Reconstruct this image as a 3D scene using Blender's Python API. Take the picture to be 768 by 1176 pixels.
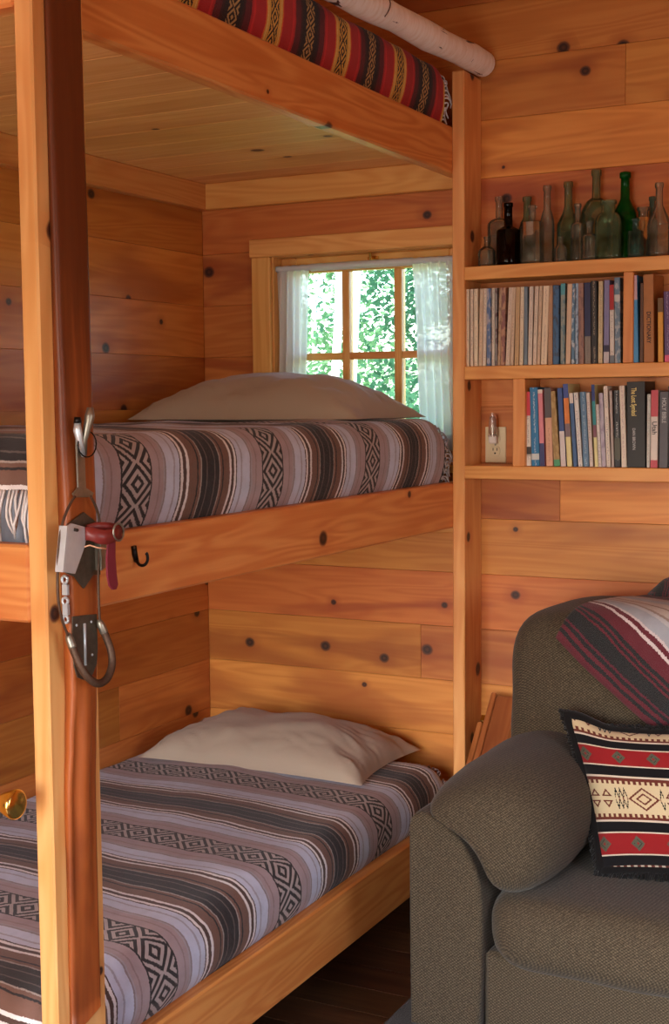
import bpy, bmesh, math, random
from mathutils import Vector, Matrix, noise as mnoise
random.seed(7)
for o in list(bpy.data.objects): bpy.data.objects.remove(o)
S = bpy.context.scene
COL = S.collection
PI = math.pi
R90 = PI / 2

# ------------------------------------------------------------------ camera
FPX, YAW, PITCH, ROLL = 1549.61, .478, -.0807, -.0091
CAM = Vector((1.6169, -4.0745, 1.63))
_f = Vector((-math.sin(YAW) * math.cos(PITCH), math.cos(YAW) * math.cos(PITCH), math.sin(PITCH)))
_r = Vector((math.cos(YAW), math.sin(YAW), 0)); _u = _r.cross(_f)
_cr, _sr = math.cos(ROLL), math.sin(ROLL)
_r, _u = _cr * _r + _sr * _u, -_sr * _r + _cr * _u
cd = bpy.data.cameras.new('camera'); cam = bpy.data.objects.new('camera', cd); COL.objects.link(cam)
cd.sensor_fit = 'VERTICAL'; cd.sensor_height = 24; cd.lens = FPX / 1176 * 24; cd.clip_start = .05; cd.clip_end = 300
cam.matrix_world = Matrix(((_r.x, _u.x, -_f.x, CAM.x), (_r.y, _u.y, -_f.y, CAM.y), (_r.z, _u.z, -_f.z, CAM.z), (0, 0, 0, 1)))
S.camera = cam
def ray(px, py): return _f + _r * (px - 384) / FPX + _u * (588 - py) / FPX
def onX(px, py, x): d = ray(px, py); return CAM + d * ((x - CAM.x) / d.x)
def onY(px, py, y): d = ray(px, py); return CAM + d * ((y - CAM.y) / d.y)
def onZ(px, py, z): d = ray(px, py); return CAM + d * ((z - CAM.z) / d.z)

# ------------------------------------------------------------------ sky, light, exposure
w = bpy.data.worlds.new('world'); S.world = w; w.use_nodes = True
nt = w.node_tree; nt.nodes.clear()
sky = nt.nodes.new('ShaderNodeTexSky'); sky.sky_type = 'NISHITA'; sky.sun_disc = False
sky.sun_elevation = math.radians(48); sky.sun_rotation = math.radians(200)
sky.dust_density = 3.0; sky.air_density = 1.0
bg = nt.nodes.new('ShaderNodeBackground'); bg.inputs[1].default_value = 2.3
wo = nt.nodes.new('ShaderNodeOutputWorld')
nt.links.new(sky.outputs[0], bg.inputs[0]); nt.links.new(bg.outputs[0], wo.inputs[0])
def area(name, loc, target, sx, sy, energy, color):
    l = bpy.data.lights.new(name, 'AREA'); l.shape = 'RECTANGLE'; l.size = sx; l.size_y = sy; l.energy = energy; l.color = color
    o = bpy.data.objects.new(name, l); COL.objects.link(o); o.location = loc
    o.rotation_euler = (Vector(target) - Vector(loc)).to_track_quat('-Z', 'Y').to_euler()
    return o
# daylight entering through the big window behind the photographer and a side window
area('daylight_front_window', (.62, -4.66, 1.15), (.35, 0, 1.05), 1.2, 1.5, 38, (1, .98, .95))
area('daylight_side_window', (3.70, -2.9, 1.45), (-1, -1.6, 1.35), 1.2, 1.1, 19, (1, .98, .95))
area('added_doorway_light', (-.56, -4.66, 1.1), (-.5, -2, 1.0), .7, 1.7, 30, (1, .98, .95))  # added light in an unseen opening, brightens bunk foot, post front and end rails
S.view_settings.view_transform = 'Standard'; S.view_settings.look = 'None'
S.view_settings.gamma = 1; S.view_settings.exposure = -.1; S.view_settings.use_curve_mapping = False

# ------------------------------------------------------------------ helpers
WM = {}
def wm(o): return WM.get(o.name, Matrix.Identity(4))
def link(o, parent=None, mat=None):
    COL.objects.link(o)
    WM[o.name] = mat or Matrix.Identity(4)
    if parent is not None:
        o.parent = parent; o.matrix_parent_inverse = wm(parent).inverted()
    o.matrix_basis = WM[o.name]
    return o
def thing(name, label, cat, loc=(0, 0, 0), group=None, kind=None):
    o = bpy.data.objects.new(name, None); o.empty_display_size = .05
    link(o, None, Matrix.Translation(Vector(loc)))
    return tag(o, label, cat, group, kind)
def tag(o, label=None, cat=None, group=None, kind=None):
    if label: o['label'] = label
    if cat: o['category'] = cat
    if group: o['group'] = group
    if kind: o['kind'] = kind
    return o
def mesh(name, V, F, mat, parent=None, smooth=False, M=None, uv=None, mi=None):
    me = bpy.data.meshes.new(name); me.from_pydata([tuple(v) for v in V], [], F)
    for m in (mat if isinstance(mat, (list, tuple)) else [mat]): me.materials.append(m)
    if smooth: me.polygons.foreach_set('use_smooth', [True] * len(me.polygons))
    if mi: me.polygons.foreach_set('material_index', mi)
    if uv:
        ul = me.uv_layers.new(name='uv')
        flat = []
        for l in me.loops: flat.extend(uv[l.vertex_index])
        ul.data.foreach_set('uv', flat)
    me.update()
    return link(bpy.data.objects.new(name, me), parent, M)
def part(me, name, parent, M): return link(bpy.data.objects.new(name, me), parent, M)
def cbox(x0, x1, y0, y1, z0, z1, c=.002):
    """chamfered box: 24 vertices"""
    c = min(c, (x1 - x0) * .45, (y1 - y0) * .45, (z1 - z0) * .45)
    V, idx = [], {}
    X, Y, Z = (x0, x1), (y0, y1), (z0, z1)
    for i in (0, 1):
        for j in (0, 1):
            for k in (0, 1):
                s = (1 - 2 * i, 1 - 2 * j, 1 - 2 * k); b = (X[i], Y[j], Z[k])
                for a in range(3):
                    p = [b[q] + (0 if q == a else s[q] * c) for q in range(3)]
                    idx[(i, j, k, a)] = len(V); V.append(tuple(p))
    F = []
    for a in range(3):
        b, d = (a + 1) % 3, (a + 2) % 3
        for s in (0, 1):
            q = []
            for (m, n) in ((0, 0), (1, 0), (1, 1), (0, 1)):
                t = [0, 0, 0]; t[a] = s; t[b] = m; t[d] = n; q.append(idx[(t[0], t[1], t[2], a)])
            F.append(q if s else q[::-1])
    for a in range(3):            # edge quads along axis a
        b, d = (a + 1) % 3, (a + 2) % 3
        for m in (0, 1):
            for n in (0, 1):
                t0 = [0, 0, 0]; t0[b] = m; t0[d] = n; t1 = list(t0); t1[a] = 1
                q = [idx[(*t0, b)], idx[(*t1, b)], idx[(*t1, d)], idx[(*t0, d)]]
                F.append(q if (m + n) % 2 else q[::-1])
    for i in (0, 1):
        for j in (0, 1):
            for k in (0, 1):
                q = [idx[(i, j, k, 0)], idx[(i, j, k, 1)], idx[(i, j, k, 2)]]
                F.append(q if (i + j + k) % 2 else q[::-1])
    return V, F
class MB:
    def __init__(s): s.V = []; s.F = []
    def add(s, vf, M=None):
        n = len(s.V); V, F = vf
        s.V += [tuple(M @ Vector(v)) for v in V] if M else [tuple(v) for v in V]
        s.F += [[i + n for i in f] for f in F]; return s
    def build(s, name, mat, parent=None, smooth=False, M=None): return mesh(name, s.V, s.F, mat, parent, smooth, M)
def tube(P, rad, n=8, cap=True):
    P = [Vector(p) for p in P]; V, F = [], []
    up = Vector((0, 0, 1))
    prev = None
    for i, p in enumerate(P):
        t = (P[min(i + 1, len(P) - 1)] - P[max(i - 1, 0)]).normalized()
        if prev is None:
            a = t.orthogonal().normalized()
        else:
            a = (prev - t * prev.dot(t)).normalized()
        prev = a; b = t.cross(a)
        r = rad[i] if isinstance(rad, (list, tuple)) else rad
        for k in range(n):
            g = 2 * PI * k / n; V.append(p + (a * math.cos(g) + b * math.sin(g)) * r)
    for i in range(len(P) - 1):
        for k in range(n):
            F.append([i * n + k, i * n + (k + 1) % n, (i + 1) * n + (k + 1) % n, (i + 1) * n + k])
    if cap: F.append(list(range(n))[::-1]); F.append([(len(P) - 1) * n + k for k in range(n)])
    return V, F
def lathe(prof, n=24, ex=2.0, sy=1.0):
    """profile of (radius, z); ex > 2 makes the plan squarer; closed when radius 0"""
    V, F = [], []
    for r, z in prof:
        for k in range(n):
            g = 2 * PI * k / n; c, s = math.cos(g), math.sin(g)
            q = (abs(c) ** ex + abs(s) ** ex) ** (-1 / ex)
            V.append((r * q * c, r * q * s * sy, z))
    m = len(prof)
    for i in range(m - 1):
        for k in range(n):
            F.append([i * n + k, i * n + (k + 1) % n, (i + 1) * n + (k + 1) % n, (i + 1) * n + k])
    return V, F
def grid(fn, nu, nv):
    V = [fn(i / nu, j / nv) for j in range(nv + 1) for i in range(nu + 1)]
    F = [[j * (nu + 1) + i, j * (nu + 1) + i + 1, (j + 1) * (nu + 1) + i + 1, (j + 1) * (nu + 1) + i] for j in range(nv) for i in range(nu)]
    return V, F
def puffy(c, a, ex=(4, 4, 4), n=14, rot=None, bump=0, seed=0):
    """cushion: cube grid mapped to a superellipsoid"""
    bm = bmesh.new(); bmesh.ops.create_cube(bm, size=2)
    bmesh.ops.subdivide_edges(bm, edges=bm.edges[:], cuts=n, use_grid_fill=True)
    V = []
    for v in bm.verts:
        p = [math.copysign(math.sin(abs(q) * R90) if abs(q) < 1 else 1, q) if 0 else q for q in v.co]
        s = sum(abs(q) ** e for q, e in zip(p, ex)) ** (-1 / (sum(ex) / 3))
        q = Vector((p[0] * s * a[0], p[1] * s * a[1], p[2] * s * a[2]))
        if bump: q += q.normalized() * bump * mnoise.noise(q * 6 + Vector((seed, 0, 0)))
        if rot: q = rot @ q
        V.append(q + Vector(c))
    bm.verts.index_update()
    F = [[x.index for x in f.verts] for f in bm.faces]; bm.free()
    return V, F
def prism(poly, y0, y1, bev=.0):
    """polygon in X-Z extruded along Y (front y0)"""
    n = len(poly)
    V = [(x, y0, z) for x, z in poly] + [(x, y1, z) for x, z in poly]
    F = [list(range(n)), list(range(n, 2 * n))[::-1]] + [[i, n + i, n + (i + 1) % n, (i + 1) % n] for i in range(n)]
    return V, F
AX = {'x': Matrix(((1, 0, 0), (0, 0, -1), (0, 1, 0))),      # length X, width Z, face -Y
      'y': Matrix(((0, 0, 1), (1, 0, 0), (0, 1, 0))),       # length Y, width Z, face +X
      'z': Matrix(((0, 1, 0), (0, 0, 1), (1, 0, 0))),       # length Z, width X
      'zy': Matrix(((0, 0, 1), (0, 1, 0), (1, 0, 0))),      # length Z, width Y
      'fx': Matrix(((1, 0, 0), (0, 1, 0), (0, 0, 1))),      # flat, length X
      'fy': Matrix(((0, 1, 0), (1, 0, 0), (0, 0, -1)))}     # flat, length Y
BC = {}
def board(name, x0, x1, y0, y1, z0, z1, ax, mat, parent, ch=.003, tint=None, M=None):
    """a board between the limits; its mesh has length on local x, width on local y"""
    A = AX[ax]; d = Vector((x1 - x0, y1 - y0, z1 - z0)); l = A.transposed() @ d; l = Vector([abs(q) for q in l])
    key = (tuple(round(q, 4) for q in l), ch, mat.name)
    if key not in BC:
        me = bpy.data.meshes.new(name); V, F = cbox(-l.x / 2, l.x / 2, -l.y / 2, l.y / 2, -l.z / 2, l.z / 2, ch)
        me.from_pydata(V, [], F); me.materials.append(mat)
        bm = bmesh.new(); bm.from_mesh(me); bmesh.ops.recalc_face_normals(bm, faces=bm.faces[:]); bm.to_mesh(me); bm.free()
        BC[key] = me
    T = Matrix.Translation(Vector(((x0 + x1) / 2, (y0 + y1) / 2, (z0 + z1) / 2))) @ A.to_4x4()
    if M: T = M @ T
    o = part(BC[key], name, parent, T)
    if tint: o.color = (*tint, 1)
    return o

# ------------------------------------------------------------------ materials
def srgb(r, g, b): return tuple((q / 255 / 12.92 if q <= 10 else ((q / 255 + .055) / 1.055) ** 2.4) for q in (r, g, b)) + (1,)
class NT:
    def __init__(s, name):
        s.m = bpy.data.materials.new(name); s.m.use_nodes = True; s.t = s.m.node_tree; s.t.nodes.clear()
        s.out = s.n('ShaderNodeOutputMaterial'); s.b = s.n('ShaderNodeBsdfPrincipled'); s.l(s.b.outputs[0], s.out.inputs[0])
    def n(s, ty, **k):
        q = s.t.nodes.new(ty)
        for a, v in k.items(): setattr(q, a, v)
        return q
    def l(s, a, b): s.t.links.new(a, b)
    def set(s, sock, v):
        if hasattr(v, 'is_output'): s.l(v, sock)
        else: sock.default_value = v
    def math(s, op, a, b=0, c=0):
        q = s.n('ShaderNodeMath', operation=op)
        for i, v in enumerate((a, b, c)): s.set(q.inputs[i], v)
        return q.outputs[0]
    def vm(s, op, a, b):
        q = s.n('ShaderNodeVectorMath', operation=op); s.set(q.inputs[0], a); s.set(q.inputs[1], b); return q.outputs[0]
    def noise(s, vec, scale, detail=3, rough=.55, dist=0):
        q = s.n('ShaderNodeTexNoise'); s.set(q.inputs['Vector'], vec); q.inputs['Scale'].default_value = scale
        q.inputs['Detail'].default_value = detail; q.inputs['Roughness'].default_value = rough; q.inputs['Distortion'].default_value = dist
        return q.outputs[0]
    def ramp(s, fac, stops, inter='LINEAR'):
        q = s.n('ShaderNodeValToRGB'); s.set(q.inputs[0], fac); e = q.color_ramp; e.interpolation = inter
        while len(e.elements) < len(stops): e.elements.new(1)
        for el, (p, c) in zip(e.elements, stops): el.position = p; el.color = c if len(c) == 4 else (*c, 1)
        return q.outputs[0]
    def mix(s, fac, a, b, blend='MIX'):
        q = s.n('ShaderNodeMix', data_type='RGBA', blend_type=blend); s.set(q.inputs[0], fac); s.set(q.inputs[6], a); s.set(q.inputs[7], b); return q.outputs[2]
    def smooth(s, v, lo, hi):
        q = s.n('ShaderNodeMapRange', interpolation_type='SMOOTHSTEP'); s.set(q.inputs[0], v); q.inputs[1].default_value = lo; q.inputs[2].default_value = hi; return q.outputs[0]
    def bump(s, h, strength=.2, dist=.002):
        q = s.n('ShaderNodeBump'); q.inputs['Strength'].default_value = strength; q.inputs['Distance'].default_value = dist; s.l(h, q.inputs['Height']); s.l(q.outputs[0], s.b.inputs['Normal'])
    def fin(s, col=None, rough=.5, metal=0, spec=.5, **k):
        if col is not None: s.set(s.b.inputs['Base Color'], col)
        s.set(s.b.inputs['Roughness'], rough); s.b.inputs['Metallic'].default_value = metal; s.b.inputs['Specular IOR Level'].default_value = spec
        return s.m
def plain(name, c, rough=.6, metal=0, spec=.4, var=.06, scale=40):
    t = NT(name); tc = t.n('ShaderNodeTexCoord').outputs['Object']
    f = t.noise(tc, scale, 2)
    a = tuple(min(1, q * (1 + var * 2)) for q in c[:3]) + (1,); b = tuple(q * (1 - var * 2) for q in c[:3]) + (1,)
    return t.fin(t.mix(f, b, a), rough, metal, spec)
def wood(name, light, mid, red, rough=.42, knots=1.0, spec=.45, redamt=.75, var=.14, lines=1.0, stain=None):
    t = NT(name); tc = t.n('ShaderNodeTexCoord').outputs['Object']; oi = t.n('ShaderNodeObjectInfo')
    r = oi.outputs['Random']
    off = t.n('ShaderNodeCombineXYZ'); t.l(t.math('MULTIPLY', r, 37.0), off.inputs[0]); t.l(t.math('MULTIPLY', r, 53.0), off.inputs[1])
    p = t.vm('ADD', tc, off.outputs[0])
    streak = t.noise(t.vm('MULTIPLY', p, (1.3, 55, 55)), 1, 4, .6, .3)
    base = t.noise(t.vm('MULTIPLY', p, (.9, 9, 9)), 1, 2, .5, .4)
    rings = t.math('SINE', t.math('MULTIPLY', base, 70))
    rings = t.math('MULTIPLY_ADD', rings, .5, .5)
    g = t.math('ADD', t.math('MULTIPLY', streak, .6), t.math('MULTIPLY', rings, .3 * lines))
    col = t.mix(t.smooth(g, .1, .85), light, mid)
    zone = t.noise(t.vm('MULTIPLY', p, (1.1, 5.5, 5.5)), 1, 3, .55, .5)
    col = t.mix(t.math('MULTIPLY', t.smooth(zone, .5, .68), redamt), col, red)
    # knots
    sp = t.n('ShaderNodeSeparateXYZ'); t.l(p, sp.inputs[0])
    cb = t.n('ShaderNodeCombineXYZ'); t.l(t.math('MULTIPLY', sp.outputs[0], 4.2), cb.inputs[0]); t.l(t.math('MULTIPLY', sp.outputs[1], 4.8), cb.inputs[1])
    dis = t.vm('ADD', cb.outputs[0], t.vm('MULTIPLY', t.n('ShaderNodeTexCoord').outputs['Object'], (0, 0, 0)))
    vo = t.n('ShaderNodeTexVoronoi', voronoi_dimensions='2D', feature='F1'); t.l(dis, vo.inputs['Vector']); vo.inputs['Scale'].default_value = 1
    sc = t.n('ShaderNodeSeparateColor'); t.l(vo.outputs['Color'], sc.inputs[0])
    keep = t.math('LESS_THAN', sc.outputs[0], .5 * knots)
    rad = t.math('MULTIPLY_ADD', sc.outputs[1], .075, .032)
    dn = t.math('DIVIDE', t.math('ADD', vo.outputs['Distance'], t.math('MULTIPLY', t.noise(p, 60, 2), .012)), rad)
    kin = t.math('SUBTRACT', 1, t.smooth(dn, .7, 1.15)); halo = t.math('SUBTRACT', 1, t.smooth(dn, .8, 3.2))
    col = t.mix(t.math('MULTIPLY', t.math('MULTIPLY', halo, .45), keep), col, red)
    kc = t.ramp(t.math('FRACT', t.math('MULTIPLY', dn, 1.6)), [(0, srgb(92, 48, 26)), (.6, srgb(62, 30, 16)), (1, srgb(40, 18, 10))])
    col = t.mix(t.math('MULTIPLY', kin, keep), col, kc)
    if stain:
        sx_ = t.n('ShaderNodeSeparateXYZ'); t.l(tc, sx_.inputs[0])
        fz = t.smooth(t.math('ADD', sx_.outputs[0], t.math('MULTIPLY', t.noise(t.vm('MULTIPLY', p, (3, 60, 60)), 1, 2), .5)), 1.6, 2.15)
        col = t.mix(t.math('MULTIPLY', fz, .7), col, stain)
    hs = t.n('ShaderNodeHueSaturation'); t.l(col, hs.inputs['Color'])
    t.l(t.math('MULTIPLY_ADD', r, var * 2, 1 - var), hs.inputs['Value'])
    r2 = t.math('FRACT', t.math('MULTIPLY', r, 17.3)); t.l(t.math('MULTIPLY_ADD', r2, .016, .492), hs.inputs['Hue'])
    col = t.mix(1.0, hs.outputs[0], oi.outputs['Color'], 'MULTIPLY')
    t.bump(t.math('ADD', streak, t.math('MULTIPLY', kin, -.3)), .12, .001)
    return t.fin(col, t.math('MULTIPLY_ADD', streak, .25, rough - .1), 0, spec)
def fabric(name, c, scale=900, var=.25, rough=.95, bump=.3, d=.001):
    t = NT(name); tc = t.n('ShaderNodeTexCoord').outputs['Object']
    f = t.noise(tc, scale, 1); g = t.noise(tc, 9, 3)
    a = tuple(min(1, q * (1 + var)) for q in c[:3]) + (1,); b = tuple(q * (1 - var) for q in c[:3]) + (1,)
    col = t.mix(t.math('MULTIPLY_ADD', g, .35, t.math('MULTIPLY', f, .65)), b, a)
    t.bump(f, bump, d); t.b.inputs['Sheen Weight'].default_value = .15
    return t.fin(col, rough, 0, .15)

PINE = wood('pine', srgb(214, 138, 66), srgb(196, 114, 48), srgb(158, 78, 30), redamt=.75)
PINE_L = wood('pine_light', srgb(232, 172, 100), srgb(216, 146, 74), srgb(194, 114, 52), knots=.7, redamt=.5, var=.06)
RAILW = wood('pine_rail', srgb(226, 158, 86), srgb(204, 124, 58), srgb(190, 108, 48), knots=.9, redamt=.4, var=.04, lines=1.2)
PINE_C = wood('pine_deck', srgb(240, 188, 116), srgb(226, 164, 92), srgb(200, 128, 66), knots=.3, redamt=.5, var=.06)
FLOORW = wood('floor_wood', srgb(86, 56, 36), srgb(62, 38, 24), srgb(48, 26, 16), rough=.35, knots=.2)
SKIW = wood('ski_hickory', srgb(172, 94, 38), srgb(138, 68, 26), srgb(92, 40, 18), rough=.42, knots=0, spec=.4, var=.02, lines=.5, stain=srgb(52, 20, 12))
METAL = plain('aged_steel', srgb(150, 145, 132), .42, .85, .5, .15, 60)
METAL_L = plain('painted_toe_iron', srgb(205, 215, 222), .38, .55, .5, .06, 50)
METAL_D = plain('dark_steel', srgb(98, 90, 78), .5, .7, .5, .2, 80)
BLACKM = plain('black_iron', srgb(26, 24, 24), .4, .6)
RUST = plain('rusty_cable', srgb(92, 70, 56), .55, .6, .4, .2, 200)
LEATHER = plain('oxblood_leather', srgb(118, 38, 34), .42, 0, .5, .15, 60)
LEATHER_E = plain('leather_edge', srgb(214, 160, 128), .7)
BRASS = plain('brass', srgb(232, 200, 110), .2, 1.0, .5, .03, 10)
PILLOWC = fabric('taupe_cotton', srgb(172, 154, 136), 700, .06, .9, .12)
SHEET = fabric('grey_sheet', srgb(142, 146, 158), 600, .06)
FRINGE_W = fabric('white_fringe', srgb(226, 222, 220), 300, .1)
FRINGE_G = fabric('grey_fringe', srgb(166, 152, 150), 300, .15)
IVORY = plain('ivory_plastic', srgb(226, 214, 178), .35, 0, .5, .02)
SLOT = plain('dark_slot', srgb(40, 34, 30), .6)
BLACKF = fabric('black_yarn', srgb(20, 18, 18), 400, .3)
WHITEP = plain('white_sash_paint', srgb(232, 230, 226), .6, var=.02)
RUG = fabric('charcoal_rug', srgb(74, 72, 70), 220, .6, .98, .8, .004)
PAGES = plain('paper_pages', srgb(222, 208, 180), .9, 0, .1, .06, 300)
DOORP = wood('door_pine', srgb(222, 154, 86), srgb(200, 124, 58), srgb(170, 90, 42), knots=.5)

def sofa_mat():
    t = NT('olive_woven_upholstery'); tc = t.n('ShaderNodeTexCoord').outputs['Object']
    sp = t.n('ShaderNodeSeparateXYZ'); t.l(tc, sp.inputs[0])
    k = 2 * PI / .010
    a = t.math('SINE', t.math('MULTIPLY', t.math('ADD', sp.outputs[0], sp.outputs[1]), k)); b = t.math('SINE', t.math('MULTIPLY', t.math('ADD', sp.outputs[2], t.math('MULTIPLY', sp.outputs[1], .9)), k * 1.3))
    wv = t.math('MULTIPLY_ADD', t.math('MULTIPLY', a, b), .5, .5); nz = t.noise(tc, 260, 2)
    h = t.math('ADD', t.math('MULTIPLY', wv, .4), t.math('MULTIPLY', nz, .75))
    col = t.ramp(h, [(.2, srgb(35, 30, 24)), (.55, srgb(70, 61, 48)), (.9, srgb(112, 99, 80))])
    t.bump(h, .3, .0014); t.b.inputs['Sheen Weight'].default_value = .1
    return t.fin(col, .95, 0, .12)
SOFA = sofa_mat()

def serape(name, half, stops, motif, seed=0, twotone=None):
    """stripes along uv.x (metres), mirrored about the motif band centre"""
    t = NT(name); uv = t.n('ShaderNodeTexCoord').outputs['UV']
    sp = t.n('ShaderNodeSeparateXYZ'); t.l(uv, sp.inputs[0])
    wob = t.math('MULTIPLY_ADD', t.noise(uv, 14, 2), .010, -.005)
    fine = t.math('MULTIPLY_ADD', t.noise(uv, 260, 1), .006, -.003)
    u = t.math('ADD', sp.outputs[0], t.math('ADD', wob, fine)); v = t.math('ADD', sp.outputs[1], fine)
    wv = t.math('PINGPONG', u, half)
    x = t.math('DIVIDE', wv, half)
    col = t.ramp(x, stops, 'CONSTANT')
    def mot(center, hw, L, dark, lightc, n):
        nonlocal col
        d = t.math('DIVIDE', t.math('ABSOLUTE', t.math('SUBTRACT', wv, center)), hw)
        inside = t.math('LESS_THAN', d, 1.0)
        tv = t.math('MULTIPLY', t.math('ABSOLUTE', t.math('SUBTRACT', t.math('FRACT', t.math('DIVIDE', v, L)), .5)), 2)
        q = t.math('ADD', t.math('MULTIPLY', d, 1.0), tv)
        st = t.math('GREATER_THAN', t.math('FRACT', t.math('MULTIPLY_ADD', q, n, .1)), .5)
        brd = t.math('GREATER_THAN', d, .9)
        on = t.math('MAXIMUM', st, brd) if lightc is not None and center == 0 else st
        c = t.mix(on, lightc, dark)
        col = t.mix(inside, col, c)
    for m_ in motif: mot(*m_)
    sn = t.noise(uv, 900, 1); s2 = t.noise(uv, 30, 3)
    col = t.mix(t.math('MULTIPLY', t.smooth(sn, .4, .75), .22), col, t.mix(.5, col, (.75, .72, .72, 1)))
    col = t.mix(t.math('MULTIPLY', t.smooth(s2, .3, .8), .25), col, t.mix(.5, col, (0, 0, 0, 1)))
    t.bump(sn, .5, .002); t.b.inputs['Sheen Weight'].default_value = .15
    return t.fin(col, .97, 0, .1)
def seq(l, half): return [(p / half, srgb(*c)) for p, c in l]
GP, LT, BR, BK, WH, DK = (168, 148, 150), (194, 198, 216), (112, 80, 66), (26, 20, 22), (226, 220, 218), (74, 52, 44)
SER = serape('grey_serape', .28, seq([(0, GP), (.055, GP), (.078, (150, 128, 128)), (.084, GP), (.098, (166, 158, 164)), (.103, (144, 130, 134)), (.109, LT), (.140, (164, 160, 172)), (.146, LT), (.163, DK), (.168, WH), (.177, DK), (.189, WH), (.197, BR), (.226, BK), (.231, BR), (.240, (160, 146, 138)), (.244, BK), (.262, (92, 80, 76)), (.266, BK)], .28),
             [(0, .052, .092, srgb(30, 26, 28), srgb(176, 162, 158), 2.0)])
RD, MR, YL, OR = (178, 28, 34), (92, 16, 30), (222, 176, 74), (222, 96, 44)
SERR = serape('red_serape', .178, seq([(0, YL), (.030, (236, 206, 130)), (.033, YL), (.038, OR), (.043, RD), (.086, (204, 40, 44)), (.094, RD), (.102, MR), (.128, (50, 12, 22)), (.138, (22, 18, 22))], .178),
              [(0, .020, .055, srgb(26, 22, 20), srgb(222, 176, 74), 1.6), (.178, .022, .042, srgb(22, 18, 22), srgb(186, 156, 96), 1.4)])
MA, CH = (94, 22, 36), (24, 26, 27)
TL_ = [(0, MA), (.022, CH), (.036, MA), (.050, CH), (.062, (90, 24, 40)), (.070, CH), (.120, MA), (.128, CH), (.140, MA), (.148, CH), (.160, MA), (.205, (206, 190, 190)), (.215, MA), (.232, (200, 186, 186)), (.240, (158, 160, 168)), (.285, (184, 180, 182)), (.300, (150, 128, 118)), (.312, (184, 170, 160)), (.345, (140, 112, 102)), (.355, (190, 176, 166)), (.40, (158, 160, 168)), (.45, (170, 150, 140)), (.50, MA), (.53, CH), (.56, MA), (.60, CH)]
THROW = serape('maroon_serape', .42, seq([(p * .62, c) for p, c in TL_], .42), [])

# ------------------------------------------------------------------ room shell
WX = -1.009
WT = .019
rowz = [.713 + .18 * k for k in range(-4, 15)]
OPX0, OPX1, OPZ0, OPZ1 = -.728, -.03, 1.42, 2.135          # window opening
fl = mesh('floor', *cbox(-1.2, 3.8, -4.75, .2, -.12, -.02, .001), FLOORW); tag(fl, kind='structure', label='dark brown plank floor under the bunks')
for i in range(34):
    y1 = .02 - i * .137
    x = -1.0
    cuts = sorted([-1.0, 3.62] + ([.3 + (i * .77) % 2.2] if i % 3 else [-.2 + (i * .5) % 1.0, 2.4]))
    for a, b in zip(cuts, cuts[1:]): board('floor_plank', a, b - .0008, y1 - .1362, y1, -.02, 0, 'fx', FLOORW, fl, .0015)
wb = MB()
for b in ((-1.2, 3.8, z0, z1) for z0, z1 in ((-.1, OPZ0), (OPZ1, 3.4))): wb.add(cbox(b[0], b[1], WT, .14, b[2], b[3], .001))
wb.add(cbox(-1.2, OPX0, WT, .14, OPZ0, OPZ1, .001)).add(cbox(OPX1, 3.8, WT, .14, OPZ0, OPZ1, .001))
wback = wb.build('wall_back', PINE); tag(wback, kind='structure', label='knotty pine plank wall behind the bunks and book shelves')
joint = {10: [.5, 1.9], 3: [.303, 1.7], 0: [-.175, 1.1], 7: [1.2], 9: [.9], 12: [-.3, 1.4], 5: [1.0], -1: [.6], 2: [1.5], 1: [1.3], 11: [1.7], 8: [1.25]}
tints = {(3, 0): (.72, .62, .55), (3, 1): (1.12, 1.12, 1.12), (0, 0): (.92, .86, .8), (0, 1): (.95, .95, .95), (1, 0): (.9, .82, .72), (2, 0): (1.03, 1.0, .96), (10, 0): (.95, .9, .85), (9, 0): (1, .97, .93), (8, 0): (.92, .86, .78)}
for z0 in rowz[:-1]:
    k = round((z0 - .713) / .18); z1 = z0 + .18
    cuts = [WX] + joint.get(k, []) + [3.6]
    segs = []
    for a, b in zip(cuts, cuts[1:]): segs.append((a, b))
    out = []
    for q, (a, b) in enumerate(segs):
        if z1 > OPZ0 + .01 and z0 < OPZ1 - .01:
            if a < OPX0: out.append((a, min(b, OPX0), q, z0, z1))
            if b > OPX1: out.append((max(a, OPX1), b, q, z0, z1))
            if z0 < OPZ0 < z1 and a < OPX0: out.append((OPX0, OPX1, q, z0, OPZ0))
            if z0 < OPZ1 < z1 and a < OPX0: out.append((OPX0, OPX1, q, OPZ1, z1))
        else: out.append((a, b, q, z0, z1))
    for a, b, q, c0, c1 in out:
        board('wall_plank', a + .0004, b - .0004, 0, WT, c0 + .0004, c1 - .0004, 'x', PINE, wback, .0008, tints.get((k, q)))
wl = mesh('wall_left', *cbox(-1.2, WX - WT, -4.75, .14, -.1, 3.4, .001), PINE); tag(wl, kind='structure', label='knotty pine plank wall along the far side of the bunks')
lj = {-1: [-.544], 0: [-1.3], 2: [-.9], 5: [-1.25], 7: [-.95], 8: [-1.6], 1: [-1.7], 6: [-1.9]}
lt = {(-1, 0): (1.06, 1.04, 1), (-1, 1): (.8, .72, .65), (0, 0): (.78, .66, .56), (1, 0): (.74, .62, .52), (8, 0): (.78, .68, .58), (7, 0): (1.0, .96, .86), (6, 0): (.95, .92, .84), (5, 0): (.86, .8, .74)}
for z0 in rowz[:-1]:
    k = round((z0 - .713) / .18)
    cuts = [0] + lj.get(k, []) + [-3.0, -4.6]
    for q, (a, b) in enumerate(zip(cuts, cuts[1:])):
        board('wall_plank', WX - WT, WX, b + .0004, a - .0004, z0 + .0004, z0 + .1796, 'y', PINE, wl, .0008, lt.get((k, q)))
wr = mesh('wall_right', *cbox(3.62, 3.8, -4.75, -4.2, 0, 3.4, .001), PINE); tag(wr, kind='structure')
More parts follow.
